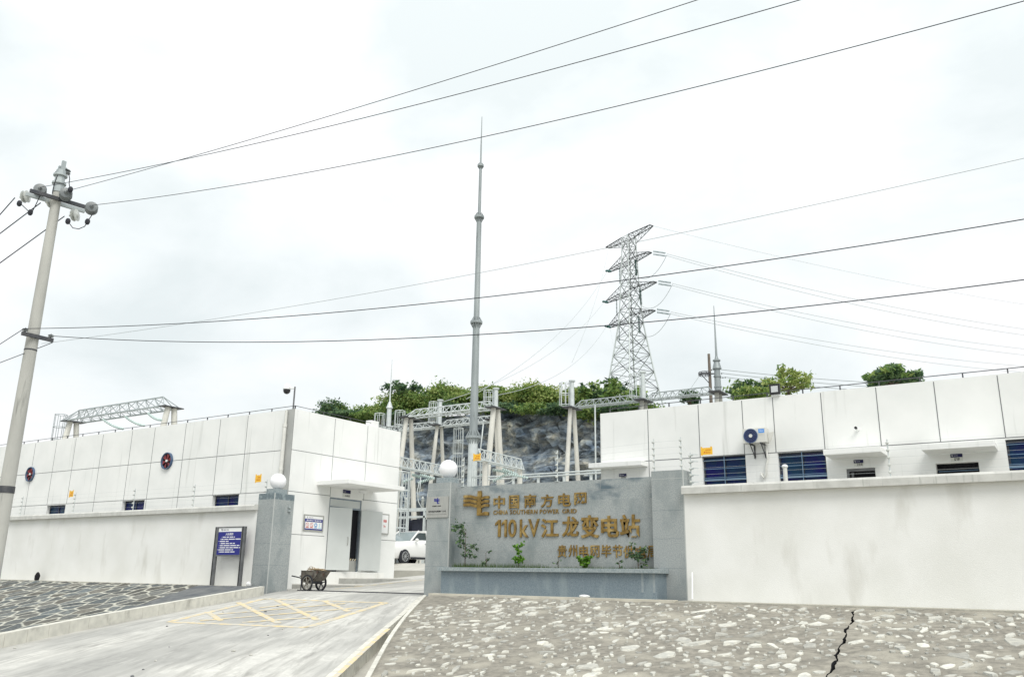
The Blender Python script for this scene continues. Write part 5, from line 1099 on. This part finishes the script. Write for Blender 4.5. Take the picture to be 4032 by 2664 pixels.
# breaker bay visible through the gate
P = onD(*ZB(670, 480), 52)
t = thing('circuit_breaker', 'dark switchgear on a pale steel frame seen through the gate behind the car', 'switchgear', (P.x, P.y, 1.0))
bx_, by_ = P.x, P.y; CAB = pm('dark cabinet', (.022, .026, .045), rough=.5)
mb = MB(); mb.box(bx_-2.5, bx_+3.2, by_, by_+.18, 4.25, 4.45); mb.box(bx_-2.5, bx_+3.2, by_, by_+.18, 3.85, 3.97); mb.box(bx_-2.5, bx_+3.2, by_, by_+.16, 2.55, 2.72)
for k in range(5): x = bx_-2.4+k*1.35; mb.box(x, x+.14, by_, by_+.14, 1.0, 4.25)
mb.build('frame', STEEL_W, t)
for k in range(4):
    x = bx_-1.7+k*1.35; mb = MB(); mb.box(x-.45, x+.45, by_+.3, by_+1.3, 2.72, 3.8, 0, .03); mb.cyl((x, by_+.7, 3.8), (x, by_+.7, 4.3), .12, n=12); mb.build('cabinet', CAB, t)
    mb = MB(); mb.lathe((x, by_+.7, 4.45), (0, 0, 1), [(0, .06)]+[(.06+.09*i+d_, rr) for i in range(7) for d_, rr in ((0, .06), (.02, .13), (.05, .07))]+[(.75, .05)], 12); mb.build('bushing', PORC_W, t)

# ================================================================== LATTICE TOWER
TC = Vector((-51.5, 109.5, 0)); TA = Vector((-.90, .43, 0)).normalized(); TB = Vector((.43, .90, 0)).normalized()
t = thing('lattice_tower', 'tall galvanised steel lattice pylon with four crossarms on the hilltop', 'pylon', (TC.x, TC.y, 24.2))
lv = [(21.0, 3.5), (26.5, 2.65), (29.0, 2.25), (31.6, 1.9), (34.2, 1.55), (36.4, 1.28), (38.4, 1.15), (40.4, 1.05), (42.4, .96), (44.4, .88), (46.2, .82), (48.2, .76), (50.0, .70)]
def cor(h, w, i): sx_, sy_ = ((1, 1), (1, -1), (-1, -1), (-1, 1))[i]; return TC+TA*w*sx_+TB*w*sy_+Vector((0, 0, h))
mb = MB(); mbd = MB()
for i in range(4):
    mb = MB(); mb.tube([cor(h0, w0, i) for h0, w0 in lv], [.11 if h0 < 38 else .085 for h0, w0 in lv], 5); mb.build('leg', STEEL_W, t)
mb = MB()
for i in range(4):
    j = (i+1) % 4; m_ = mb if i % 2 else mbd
    for (h0, w0), (h1, w1) in zip(lv, lv[1:]):
        m_.tube([cor(h0, w0, i), cor(h1, w1, j)], .05, 4); m_.tube([cor(h0, w0, j), cor(h1, w1, i)], .05, 4); m_.tube([cor(h1, w1, i), cor(h1, w1, j)], .045, 4)
        if h0 < 34:
            a = cor(h0, w0, i).lerp(cor(h1, w1, i), .5); b = cor(h0, w0, i).lerp(cor(h1, w1, j), .5); c = cor(h0, w0, j).lerp(cor(h1, w1, j), .5); m_.tube([a, b], .035, 4); m_.tube([c, b], .035, 4)
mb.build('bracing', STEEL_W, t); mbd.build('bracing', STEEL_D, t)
def crossarm(z, half, hgt, w, up_=False, dark=True):
    mb = MB()
    for s_ in (-1, 1):
        tip = TC+TA*half*s_+Vector((0, 0, z)); tips = [tip+TB*.35, tip-TB*.35]
        for e_, tp in ((1, tips[0]), (-1, tips[1])):
            lo_ = TC+TA*w*s_+TB*w*e_+Vector((0, 0, z)); hi_ = lo_+Vector((0, 0, hgt))
            if up_: lo_, hi_ = hi_, lo_; tp = tp+Vector((0, 0, hgt))
            mb.tube([lo_, tp], .07, 4); mb.tube([hi_, tp], .045, 4); n = 5
            for k in range(n): a = lo_.lerp(tp, k/n); b = hi_.lerp(tp, (k+.5)/n); c = lo_.lerp(tp, (k+1)/n); mb.tube([a, b], .03, 3); mb.tube([b, c], .03, 3)
        l0 = TC+TA*w*s_+TB*w+Vector((0, 0, z)); l1 = TC+TA*w*s_-TB*w+Vector((0, 0, z)); n = 5; q = [(l0, tips[0]), (l1, tips[1])]
        if up_: q = [(l0+Vector((0, 0, hgt)), tips[0]+Vector((0, 0, hgt))), (l1+Vector((0, 0, hgt)), tips[1]+Vector((0, 0, hgt)))]
        for k in range(n): mb.tube([q[0][0].lerp(q[0][1], k/n), q[1][0].lerp(q[1][1], (k+1)/n)], .03, 3); mb.tube([q[1][0].lerp(q[1][1], k/n), q[0][0].lerp(q[0][1], k/n)], .03, 3)
        mb.tube([tips[0]+(Vector((0, 0, hgt)) if up_ else Vector()), tips[1]+(Vector((0, 0, hgt)) if up_ else Vector())], .09, 4)
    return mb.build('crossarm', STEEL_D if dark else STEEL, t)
crossarm(48.8, 5.2, 1.2, .72, True); crossarm(46.0, 4.7, 1.0, .82); crossarm(41.2, 5.6, 1.1, 1.0); crossarm(37.1, 5.1, 1.1, 1.25)
farR = []
for z, hf in ((46.0, 4.7), (41.2, 5.6), (37.1, 5.1)):
    Rt = TC-TA*hf+Vector((0, 0, z)); Lt = TC+TA*hf+Vector((0, 0, z)); dR = Vector((.80, .55, -.13)).normalized(); dL = (Vector((-33.5, 45.3, 20))-Lt).normalized()
    for o_ in (-.22, .22): string(t, Rt+Vector((0, 0, o_))+dR*.5, Rt+Vector((0, 0, o_))+dR*2.3, GLASSINS_D, 10, .17); string(t, Lt+TB*o_+dL*.4, Lt+TB*o_+dL*3.0, GLASSINS_D, 12, .17)
    string(t, Lt+TB*.3-TA*2.0, Lt+TB*.3-TA*2.0+Vector((0, 0, -2.6)), GLASSINS_D, 12, .13); string(t, Rt+TA*3.3-Vector((0, 0, .1)), Rt+TA*3.3+Vector((.1, 0, -2.6)), GLASSINS_D, 12, .2)
    farR.append((Rt+dR*2.5, Lt+dL*3.2))
    mb = MB(); a = Rt+dR*2.5; b = Rt+TA*3.3+Vector((.1, 0, -2.7)); mb.tube([a.lerp(b, k/10)+Vector((0, 0, -1.6*4*(k/10)*(1-k/10))) for k in range(11)], .03, 4); mb.build('jumper_wire', WIRE_G, t)
GR = 'high voltage conductors from the lattice pylon'
def hv(label, P0, q, dep, sag, r=.028, mat=WIRE_L, ext=1.25): wire(label, P0, D(*q), dep, None, r, mat, ext, GR, sag=sag)
hv('faint pylon earth wire running right from the topmost arm', TC-TA*5.2+Vector((0, 0, 50)), (2373, 705), 150, .8, .018)
for (P0, _), ya, yb, lv_ in zip(farR, (762, 808, 848), (776, 822, 862), ('upper', 'middle', 'lower')):
    hv(f'faint {lv_} pylon conductor running right, upper of the pair', P0+Vector((0, 0, .15)), (2373, ya), 150, 1.0); hv(f'faint {lv_} pylon conductor running right, lower of the pair', P0-Vector((0, 0, .15)), (2373, yb), 150, 1.2)
for (_, P0), gx, lab in zip(farR, (-33.5, -35.5, -31.5), ('upper', 'middle', 'lower')):
    Q = Vector((gx, 45.3, 11.9)); mb = MB(); mb.tube([P0.lerp(Q, k/30)+Vector((0, 0, -2.0*4*(k/30)*(1-k/30))) for k in range(31)], .022, 4); o = mb.build('overhead_wire', WIRE_L, None, P0); tag(o, f'faint {lab} pylon conductor dropping left to the near gantry', 'wire', GR)
for gx, gz, lab in ((-26.74, 14.1, 'faint earth wire from the pylon to the gantry column left of the right building'), (-22.5, 11.8, 'faint conductor from the pylon down to the two bay gantry')):
    P0 = TC+TA*4.9+Vector((0, 0, 50 if gx < -25 else 37)); Q = Vector((gx, 47.7, gz)); mb = MB(); mb.tube([P0.lerp(Q, k/24)+Vector((0, 0, -1.2*4*(k/24)*(1-k/24))) for k in range(25)], .02, 4); o = mb.build('overhead_wire', WIRE_L, None, P0); tag(o, lab, 'wire', GR)
# far wooden distribution pole with three wires
Pb = onD(*ZJ(678, 790), 95); Pt = onD(*ZJ(650, 145), 95)
t = thing('utility_pole', 'thin brown distribution pole far behind the roof of the right building', 'utility pole', (Pb.x, Pb.y, Pb.z-4))
hP = math.hypot(Pb.x, Pb.y); dpt = ray(*ZJ(650, 145)); Pt = CAM+dpt*(hP/math.hypot(dpt.x, dpt.y)); ztp = Pt.z
mb = MB(); mb.cyl((Pb.x, Pb.y, Pb.z-5), (Pb.x, Pb.y, ztp), .22, .15, 10); mb.build('shaft', pm('brown pole', (.22, .18, .15), (.15, .125, .105), scale=3, rough=.9), t)
zb_ = ztp-2.3; mb = MB(); mb.tube([(Pb.x-1.0, Pb.y-.5, zb_), (Pb.x+1.0, Pb.y+.5, zb_)], .08, 5); mb.tube([(Pb.x-.9, Pb.y-.4, zb_), (Pb.x, Pb.y, zb_-1.2)], .05, 4); mb.build('crossarm', STEEL_D, t)
for k, (yy, lab) in enumerate(((772, 'upper'), (790, 'middle'), (800, 'lower'))):
    s0 = Vector((Pb.x+.3+.3*k, Pb.y+.2*k-.5, zb_+.3-.45*k)); string(t, s0, s0+Vector((1.1, -.2, -.1)), PORC, 4, .10)
    wire(f'thin {lab} wire running right from the far brown distribution pole', s0+Vector((1.1, -.2, -.1)), D(2373, 896+k*11), 95, None, .03, WIRE_G, 1.2, 'wires from the far distribution pole', sag=.5)
mb = MB(); a = Vector((Pb.x-.9, Pb.y-.4, zb_)); b = onD(*ZJ(380, 640), 93); mb.tube([a, b], .02, 4); o = mb.build('guy_wire', WIRE_G, None, b); tag(o, 'thin slanting guy wire left of the far brown distribution pole', 'wire')

# ================================================================== TREES AND SHRUBS ON THE CLIFF
SH = 'shrubs crowding the edge of the rock cliff'
def shrub(label, px, py_top, py_bot, wpx, Y, mat, seed, n=3600, size=.20, group=SH, name='shrub', mats2=None):
    top = onY(*D(px, py_top), Y); bot = onY(*D(px, py_bot), Y); l = onY(*D(px-wpx/2, py_bot), Y); r_ = onY(*D(px+wpx/2, py_bot), Y)
    w = abs(r_.x-l.x)/2*.9; h = (top.z-bot.z)/2; h *= .86; c = Vector((bot.x, Y, bot.z+h)); t = thing(name, label, 'shrub', (bot.x, Y, bot.z), group)
    mb = MB(); rr = random.Random(seed)
    for k in range(6): e_ = c+Vector((rr.uniform(-w, w)*.6, rr.uniform(-1, 1), rr.uniform(-.2, .6)*h)); s = Vector((bot.x+rr.uniform(-.5, .5), Y+.6, bot.z+h*.3)); mb.tube([s, s.lerp(e_, .5)+Vector((rr.uniform(-.2, .2), 0, .2)), e_], [.06, .045, .02], 5)
    mb.build('stem', BARK, t); mb = MB(); mm = [mat]
    leaves(mb, c, (w, 1.7, h), n, size, 34, seed, 0, .48)
    if mats2: mm.append(mats2); leaves(mb, c+Vector((0, -.3, h*.35)), (w*.8, 1.5, h*.55), n//2, size*.85, 24, seed+99, 1, .43)
    mb.build('foliage', mm, t); return t
row = [(775, 930, 985, 55, LEAF_D, LEAF, 'grey green shrub at the left end of the cliff edge just past the roof rail'), (815, 950, 990, 70, LEAF, LEAF_Y, None), (865, 935, 985, 80, LEAF, LEAF_Y, 'low yellowish shrub left of the thin lightning rod on the cliff edge'), (918, 895, 975, 75, LEAF, LEAF_Y, None), (975, 905, 965, 85, LEAF, LEAF_Y, None), (1030, 884, 955, 80, LEAF, LEAF_Y, 'tallest yellowish shrub of the cliff edge left of the lightning mast'), (1075, 905, 950, 70, LEAF, LEAF_Y, None), (1135, 890, 945, 85, LEAF, LEAF_Y, 'shrub seen right of the lightning mast on the cliff edge'), (1185, 900, 950, 75, LEAF_Y, LEAF, None), (1232, 884, 945, 95, LEAF_Y, LEAF, 'rounded light green shrub midway between the mast and the pylon'), (1285, 902, 955, 80, LEAF_Y, LEAF, None), (1335, 895, 968, 85, LEAF, LEAF_Y, None), (1390, 925, 985, 95, LEAF_Y, LEAF, None), (1450, 930, 960, 90, LEAF, LEAF_D, None)]
for k, (x, yt, yb, w, m1, m2, lab) in enumerate(row):
    shrub(lab or 'green shrub in the dense row crowding the edge of the rock cliff', x, yt, yb, w*1.2, 72.5+(k % 3)*.8, m1, 100+k, 5200, .19, mats2=m2)
for k in range(11): shrub('dark low shrub hanging over the rock face under the bigger shrubs', 800+k*62, 936+(k % 3)*4-(8 if k > 3 else -14), 966-(9 if 3 < k < 9 else 0), 80, 71.2, (LEAF_D, LEAF)[k % 2], 300+k, 2200, .2, 'low shrubs under the cliff edge row')
def tree(label, px, py_top, py_bot, wpx, Y, mat, seed, n=1500, size=.32, trunk=.45, lean=0, shape='round', m2=None, deep=2.2):
    top = onY(*D(px, py_top), Y); bot = onY(*D(px-lean, py_bot), Y); l = onY(*D(px-wpx/2, py_top), Y); r_ = onY(*D(px+wpx/2, py_top), Y); w = abs(r_.x-l.x)/2; H_ = top.z-bot.z
    t = thing('tree', label, 'tree', (bot.x, Y, bot.z)); rr = random.Random(seed); mb = MB(); lb_ = MB(); fork = Vector((bot.x+(top.x-bot.x)*.5, Y, bot.z+H_*trunk))
    tr_ = .05+.012*H_*2; mb.tube([Vector((bot.x, Y, bot.z-1.5)), Vector((bot.x, Y, bot.z)).lerp(fork, .5)+Vector((rr.uniform(-.1, .1), 0, 0)), fork], [tr_, tr_*.85, tr_*.7], 7)
    nb = 17
    for k in range(nb):
        an = 2*math.pi*(k/nb)+rr.uniform(-.4, .4); el = rr.uniform(.1, 1.0) if shape == 'round' else rr.uniform(.15, .75)
        e_ = Vector((top.x+math.cos(an)*w*rr.uniform(.35, 1.1)*math.sqrt(max(.06, 1.03-el*el)), Y+math.sin(an)*min(w, deep)*.8, fork.z+(top.z-fork.z)*el*rr.uniform(.8, 1.0))); md = fork.lerp(e_, .5)+Vector((0, 0, rr.uniform(-.1, .25)*H_*.2))
        mb.tube([fork, md, e_], [tr_*.5, tr_*.32, tr_*.12], 5)
        fl_ = .35 if shape == 'round' else .2
        leaves(lb_, e_, (w*.30, min(w, deep)*.4, H_*fl_*.5), int(n/nb*.65), size, 5, seed*7+k, 0, .5, 2.1)
        leaves(lb_, md, (w*.22, .5, H_*.09), int(n/nb*.15), size, 3, seed*9+k, 0, .5)
        leaves(lb_, e_+Vector((0, -.2, H_*.06)), (w*.3, .6, H_*fl_*.35), int(n/nb*.2), size*.9, 4, seed*11+k, 1, .5, 2.1)
    mb.build('trunk', BARK, t); lb_.build('crown', [mat, m2 or mat], t); return t
tree('spindly flat topped tree standing above the shrubs left of the lightning mast', 942, 880, 955, 70, 72.5, LEAF_D, 21, 900, .24, .5, 4, 'flat')
tree('big spreading dark green tree directly left of the pylon legs', 1405, 884, 975, 135, 74, LEAF, 22, 5000, .26, .3, 0, 'round', LEAF_D, 3)
tree('small pale leaved tree at the left end of the cliff beyond the roof rail', 770, 925, 985, 40, 71, LEAF_D, 23, 900, .18, .3)
tree('feathery dark shrubby tree behind the parapet right of the thin lightning rod', 1738, 876, 938, 96, 60, LEAF_D, 24, 1500, .17, .25, 0, 'flat', LEAF)
tree('bushy low green tree behind the floodlight on the parapet', 1750, 900, 940, 112, 58, LEAF, 25, 2400, .15, .2, 0, 'round', LEAF_Y)
tree('airy light green tree rising behind the floodlight', 1826, 852, 935, 100, 56, LEAF_Y, 26, 1700, .15, .38, 0, 'flat', LEAF)
tree('dense dark broadleaf tree alone above the parapet at the right', 2066, 851, 905, 118, 48, LEAF_D, 27, 2200, .19, .25, 0, 'round', LEAF)
tree('small dark tree crossed by the gantry beam behind the right building', 1598, 902, 950, 48, 66, LEAF_D, 28, 900, .16, .3, 0, 'flat')

# ================================================================== HANDCART
cx, cy = -22.1, 21.5; gz = ZRD(21.5)
t = thing('handcart', 'rusty two wheeled steel handcart parked behind the granite gate pillar', 'cart', (cx, cy, gz))
CK = .78
def tr3(u, v, z): return (cx+u*CK, cy+v*CK, gz+z*CK)
mb = MB(); ht = .82; lw = .33
# open tipping tray: vertical back on the handle side, sloping nose
prof = [(-.46, .42), (-.46, ht), (.66, ht), (.40, .52), (.25, .40), (-.30, .36)]
outer = prof; th = .02
for s_ in (-1, 1):
    y0, y1 = s_*lw, s_*(lw-th); mb.prism(prof, lambda u, w_, k: tr3(u, y0 if k == 0 else y1, w_))
bot = [(-.46, ht), (-.46, .42), (-.30, .36), (.25, .40), (.40, .52), (.66, ht)]
for (u0, z0), (u1, z1) in zip(bot, bot[1:]):
    d_ = Vector((u1-u0, z1-z0)).normalized(); nx_, nz_ = -d_.y*th, d_.x*th
    mb.add([tr3(u0, -lw, z0), tr3(u1, -lw, z1), tr3(u1, lw, z1), tr3(u0, lw, z0), tr3(u0+nx_, -lw, z0+nz_), tr3(u1+nx_, -lw, z1+nz_), tr3(u1+nx_, lw, z1+nz_), tr3(u0+nx_, lw, z0+nz_)], [(0, 1, 2, 3), (7, 6, 5, 4), (0, 4, 5, 1), (3, 2, 6, 7)])
for s_ in (-1, 1): mb.tube([tr3(-.47, s_*lw, ht), tr3(.67, s_*lw, ht)], .014, 6)
mb.tube([tr3(-.47, -lw, ht), tr3(-.47, lw, ht)], .014, 6); mb.build('tray', RUST, t)
mb = MB(); mb.tube([tr3(.03, -.46, .31), tr3(.03, .46, .31)], .02, 8); mb.box(cx-.04, cx+.09, cy-.25, cy+.25, gz+.25, gz+.30); mb.build('axle', STEEL_D, t)
for s_ in (-1, 1):
    yy = s_*.41; ax_ = Vector((0, s_, 0)); wr = .335
    mb = MB(); n = 32; prof2 = [(wr, -.02), (wr+.005, .0), (wr, .02), (wr-.05, .02), (wr-.05, -.02)]
    vs = [tr3(.03+q*math.cos(2*math.pi*i/n), yy+w_, .32+q*math.sin(2*math.pi*i/n)) for i in range(n) for q, w_ in prof2]; m5 = 5
    mb.add(vs, [(i*m5+k, i*m5+(k+1) % m5, ((i+1) % n)*m5+(k+1) % m5, ((i+1) % n)*m5+k) for i in range(n) for k in range(m5)]); wl = mb.build('wheel', RUBBER, t)
    mb = MB()
    for k in range(6): a_ = k*math.pi/3+.2*s_; mb.tube([tr3(.03+.03*math.cos(a_), yy, .32+.03*math.sin(a_)), tr3(.03+.275*math.cos(a_), yy, .32+.275*math.sin(a_))], [.022, .016], 5)
    mb.cyl(tr3(.03, yy-.05, .32), tr3(.03, yy+.05, .32), .05, n=12)
    pr = [(.27, -.018), (.27, .018), (.245, .018), (.245, -.018)]; vs = [tr3(.03+q*math.cos(2*math.pi*i/n), yy+w_, .32+q*math.sin(2*math.pi*i/n)) for i in range(n) for q, w_ in pr]
    mb.add(vs, [(i*4+k, i*4+(k+1) % 4, ((i+1) % n)*4+(k+1) % 4, ((i+1) % n)*4+k) for i in range(n) for k in range(4)]); mb.build('rim', MUD if s_ < 0 else STEEL_D, wl)
for s_ in (-1, 1): mb = MB(); mb.tube([tr3(-.44, s_*.24, .50), tr3(-.95, s_*.24, .58), tr3(-1.12, s_*.24, .60)], .02, 7); mb.build('handle', RUBBER, t)
mb = MB(); mb.tube([tr3(-.44, -.3, .46), tr3(-.44, -.3, .0)], .018, 6); mb.tube([tr3(-.44, .3, .46), tr3(-.44, .3, .0)], .018, 6); mb.build('prop_leg', STEEL_D, t)
mb = MB(); r = random.Random(3)
for k in range(22):
    c_ = Vector((r.uniform(0., .42), r.uniform(-.16, .16), ht-.02+r.uniform(0, .10))); q = r.uniform(.10, .2); an = r.uniform(0, 6.28); tl = r.uniform(-.35, .35); n = 14
    mb.tube([tr3(c_.x+q*1.2*math.cos(an+2*math.pi*i/n), c_.y+q*math.sin(an+2*math.pi*i/n)*.8, c_.z+q*.5*tl*math.cos(2*math.pi*i/n)) for i in range(n+1)], .013, 5)
o = mb.build('rope_coil', ROPE, None, tr3(.2, 0, ht)); tag(o, 'tangled coil of straw coloured rope heaped on the rusty handcart', 'rope')
mb = MB()
for c_, q in ((-.16, .16), (-.02, .13), (-.27, .11)):
    n = 18; mb.tube([tr3(c_+q*math.cos(math.pi*i/n), .05*math.sin(i)-.05, ht-.02+q*1.25*math.sin(math.pi*i/n)) for i in range(n+1)], .008, 5)
o = mb.build('wire_coil', ROPE, None, tr3(-.15, 0, ht)); tag(o, 'loose loops of stiff pale wire standing up from the handcart tray', 'wire')

# ================================================================== CAR (white SUV, facing the street)
Wp = onD(*ZB(410, 1200), 41.7); gcar = Wp.z
cxs = Wp.x; cyw = Wp.y       # near side face x, front axle y ; car faces -Y
t = thing('car', 'white sport utility car parked in the yard behind the gate', 'car', (cxs-.93, cyw+1.35, gcar))
def cp(l, s, z): return (cxs+.02-s, cyw+l, gcar+z)      # l metres behind the front axle, s metres in from the near side
body = [(-.92, .42, .62, .10), (-.88, .30, .86, .05), (-.6, .25, 1.0, .02), (.0, .24, 1.06, .0), (.62, .24, 1.12, .0), (1.0, .24, 1.16, .0), (2.8, .24, 1.2, .0), (3.5, .28, 1.2, .03), (3.72, .45, 1.15, .1)]
mb = MB(); secs_ = []
for l_, z0, z1, ins in body:
    zz = [z0, z0+.16, (z0+z1)*.55, z1-.10, z1]; si = [ins+.10, ins+.02, ins-.0, ins+.03, ins+.12]
    secs_.append([cp(l_, s, z) for s, z in zip(si, zz)]+[cp(l_, 1.86-s, z) for s, z in zip(si[::-1], zz[::-1])])
vs = [p for s in secs_ for p in s]; m10 = 10; mb.add(vs, [(i*m10+k, (i+1)*m10+k, (i+1)*m10+(k+1) % m10, i*m10+(k+1) % m10) for i in range(len(body)-1) for k in range(m10)]+[tuple(range(m10-1, -1, -1)), tuple((len(body)-1)*m10+k for k in range(m10))])
cab = [(.55, 1.10), (1.32, 1.62), (2.0, 1.68), (3.0, 1.64), (3.45, 1.2)]
inn = [.16, .27, .28, .28, .22]
for s_ in (0, 1):
    pass
rv = [cp(1.30, .30, 1.60), cp(1.95, .28, 1.67), cp(3.02, .30, 1.63), cp(3.02, 1.56, 1.63), cp(1.95, 1.58, 1.67), cp(1.30, 1.56, 1.60)]
mb.add(rv+[(p[0], p[1], p[2]-.10) for p in rv], [(0, 1, 4, 5), (1, 2, 3, 4), (0, 6, 7, 1), (1, 7, 8, 2), (2, 8, 9, 3), (3, 9, 10, 4), (4, 10, 11, 5), (5, 11, 6, 0), (6, 11, 10, 7), (7, 10, 9, 8)])
for s in (.13, 1.73):
    f_ = .28 if s < 1 else 1.58
    mb.tube([cp(.55, s, 1.10), cp(1.32, f_, 1.62)], .045, 6); mb.tube([cp(1.85, s, 1.18), cp(1.92, f_, 1.62)], .05, 6); mb.tube([cp(2.75, s, 1.18), cp(2.7, f_, 1.62)], .05, 6); mb.tube([cp(3.45, s, 1.18), cp(3.02, f_, 1.62)], .07, 6)
bo = mb.build('body', CARW, t, smooth=True)
mb = MB(); mb.quad(cp(.58, .22, 1.12), cp(.58, 1.64, 1.12), cp(1.32, 1.54, 1.60), cp(1.32, .32, 1.60)); mb.build('windscreen', pm('windscreen glass', (.22, .27, .28), rough=.06, spec=.8), t)
for a4 in ((.66, 1.80, 1.36, 1.86), (1.92, 2.70, 1.96, 2.66), (2.8, 3.38, 2.76, 3.0)):
    for s, f_ in ((.15, .28), (1.71, 1.58)): mb = MB(); mb.quad(cp(a4[0], s, 1.16), cp(a4[1], s, 1.19), cp(a4[3], f_-.02 if s < 1 else f_+.02, 1.54), cp(a4[2], f_-.02 if s < 1 else f_+.02, 1.54)); mb.build('side_window', CARG, t)
mb = MB(); mb.quad(cp(3.42, .24, 1.2), cp(3.42, 1.62, 1.2), cp(3.04, 1.54, 1.6), cp(3.04, .32, 1.6)); mb.build('rear_window', CARG, t)
for l_ in (0, 2.65):
    for s in (.0, 1.86):
        sg = 1 if s < 1 else -1
        mb = MB(); mb.lathe(cp(l_, s+.03*sg-.012*sg, .345), (1*sg, 0, 0), [(0, .40), (.004, .40)], 26); mb.build('wheel_arch', RUBBER, t)
        mb = MB(); mb.lathe(cp(l_, s+.2*sg, .345), (1*sg, 0, 0), [(0, .30), (.03, .345), (.2, .345), (.225, .30), (.225, .24), (.21, .23)], 28); w_ = mb.build('wheel', RUBBER, t, smooth=True)
        mb = MB()
        for k in range(10): a_ = k*math.pi/5; c_ = Vector(cp(l_, s-.03*sg, .345)); mb.tube([c_+Vector((0, math.cos(a_)*.04, math.sin(a_)*.04)), c_+Vector((0, math.cos(a_+.1)*.22, math.sin(a_+.1)*.22))], .016, 4)
        mb.cyl(c_-Vector((.02, 0, 0)), c_+Vector((.02, 0, 0)), .05, n=12); n = 24; mb.tube([c_+Vector((0, math.cos(2*math.pi*i/n)*.225, math.sin(2*math.pi*i/n)*.225)) for i in range(n+1)], .016, 5); mb.build('rim', ALLOY, w_)
mb = MB(); mb.box(cxs-.02, cxs+.035, cyw+.48, cyw+2.2, gcar+.24, gcar+.33, 0, .01); mb.build('sill_trim', RUBBER, t)
for s in (-.02, 1.72): mb = MB(); c_ = cp(.78, s-.06 if s < 0 else s+.2, 1.16); mb.sphere(c_, .13, 12, 8, sc=(.75, .6, .62)); mb.build('mirror', CARW, t, smooth='all')
for s in (.16, 1.42): mb = MB(); mb.add([cp(-.90, s, .72), cp(-.90, s+.3, .74), cp(-.80, s+.3, .85), cp(-.72, s-.06, .86), cp(-.80, s-.04, .74)], [(0, 1, 2, 3, 4)]); mb.build('headlight', LAMPG, t)
mb = MB(); mb.quad(cp(-.93, .5, .5), cp(-.93, 1.36, .5), cp(-.92, 1.36, .7), cp(-.92, .5, .7)); mb.build('grille', RUBBER, t)
mb = MB(); mb.box(cxs+.0, cxs+.035, cyw+1.52, cyw+1.72, gcar+.98, gcar+1.01, 0, .008); mb.build('door_handle', ALLOY, t)

# ================================================================== SMALL THINGS
a = onY(*ZZ(2500, 1800, 2.53)(585, 1145), 19.93); b = onz(*ZZ(2500, 1800, 2.53)(630, 1420), 0)
mb = MB(); mb.tube([(-7.93, 19.93, a.z), (-7.80, 19.55, .03)], .018, 6); o = mb.build('white_stick', SIGNW, None, (-7.8, 19.55, 0)); tag(o, 'thin white plastic stick leaning against the right wall beside the granite pillar', 'stick')
def rock(name, label, c, sx_, sy_, sz_, mat, seed):
    r = random.Random(seed); mb = MB(); n, m = 9, 5
    vs = [(c[0]+sx_*math.sin(math.pi*j/m)*math.cos(2*math.pi*i/n)*r.uniform(.8, 1.15), c[1]+sy_*math.sin(math.pi*j/m)*math.sin(2*math.pi*i/n)*r.uniform(.8, 1.15), c[2]+sz_*math.cos(math.pi*j/m)*r.uniform(.85, 1.1)) for j in range(m+1) for i in range(n)]
    mb.add(vs, [(j*n+i, (j+1)*n+i, (j+1)*n+(i+1) % n, j*n+(i+1) % n) for j in range(m) for i in range(n)]); o = mb.build(name, mat, None, c); return tag(o, label, 'stone')
p = onY(*Z1(1318, 1082), 19.85); rock('white_stone', 'white stone block at the foot of the gate pillar beside the information board', (p.x, 19.85, .10), .09, .09, .10, SIGNW, 1)
p = onz(*D(1380, 1382), .02); rock('white_stone', 'flat white stone lying at the foot of the dark granite planter', (p.x, 19.25, .04), .17, .06, .04, SIGNW, 2)
p = onY(*Z1(198, 1035), 19.75); rock('dark_clump', 'dark pointed clump at the foot of the far left boundary wall', (p.x, 19.75, .16), .12, .10, .22, DARK, 3)  # small dark clump of no known kind at the wall foot
for k in range(34):
    X = rng.uniform(-19, -9); Y = rng.uniform(8.5, 18.5)
    if X < interpX(Lp, Y)+.3 or X > interpX(Rp, Y)-.2: continue
    q = rng.uniform(.012, .035); rock('pebble', 'small loose pebble lying on the worn concrete driveway', (X, Y, ZRD(Y)+q*.3), q*1.4, q, q*.6, (STONE, DCONC)[k % 2], 50+k)['group'] = 'pebbles scattered on the driveway'
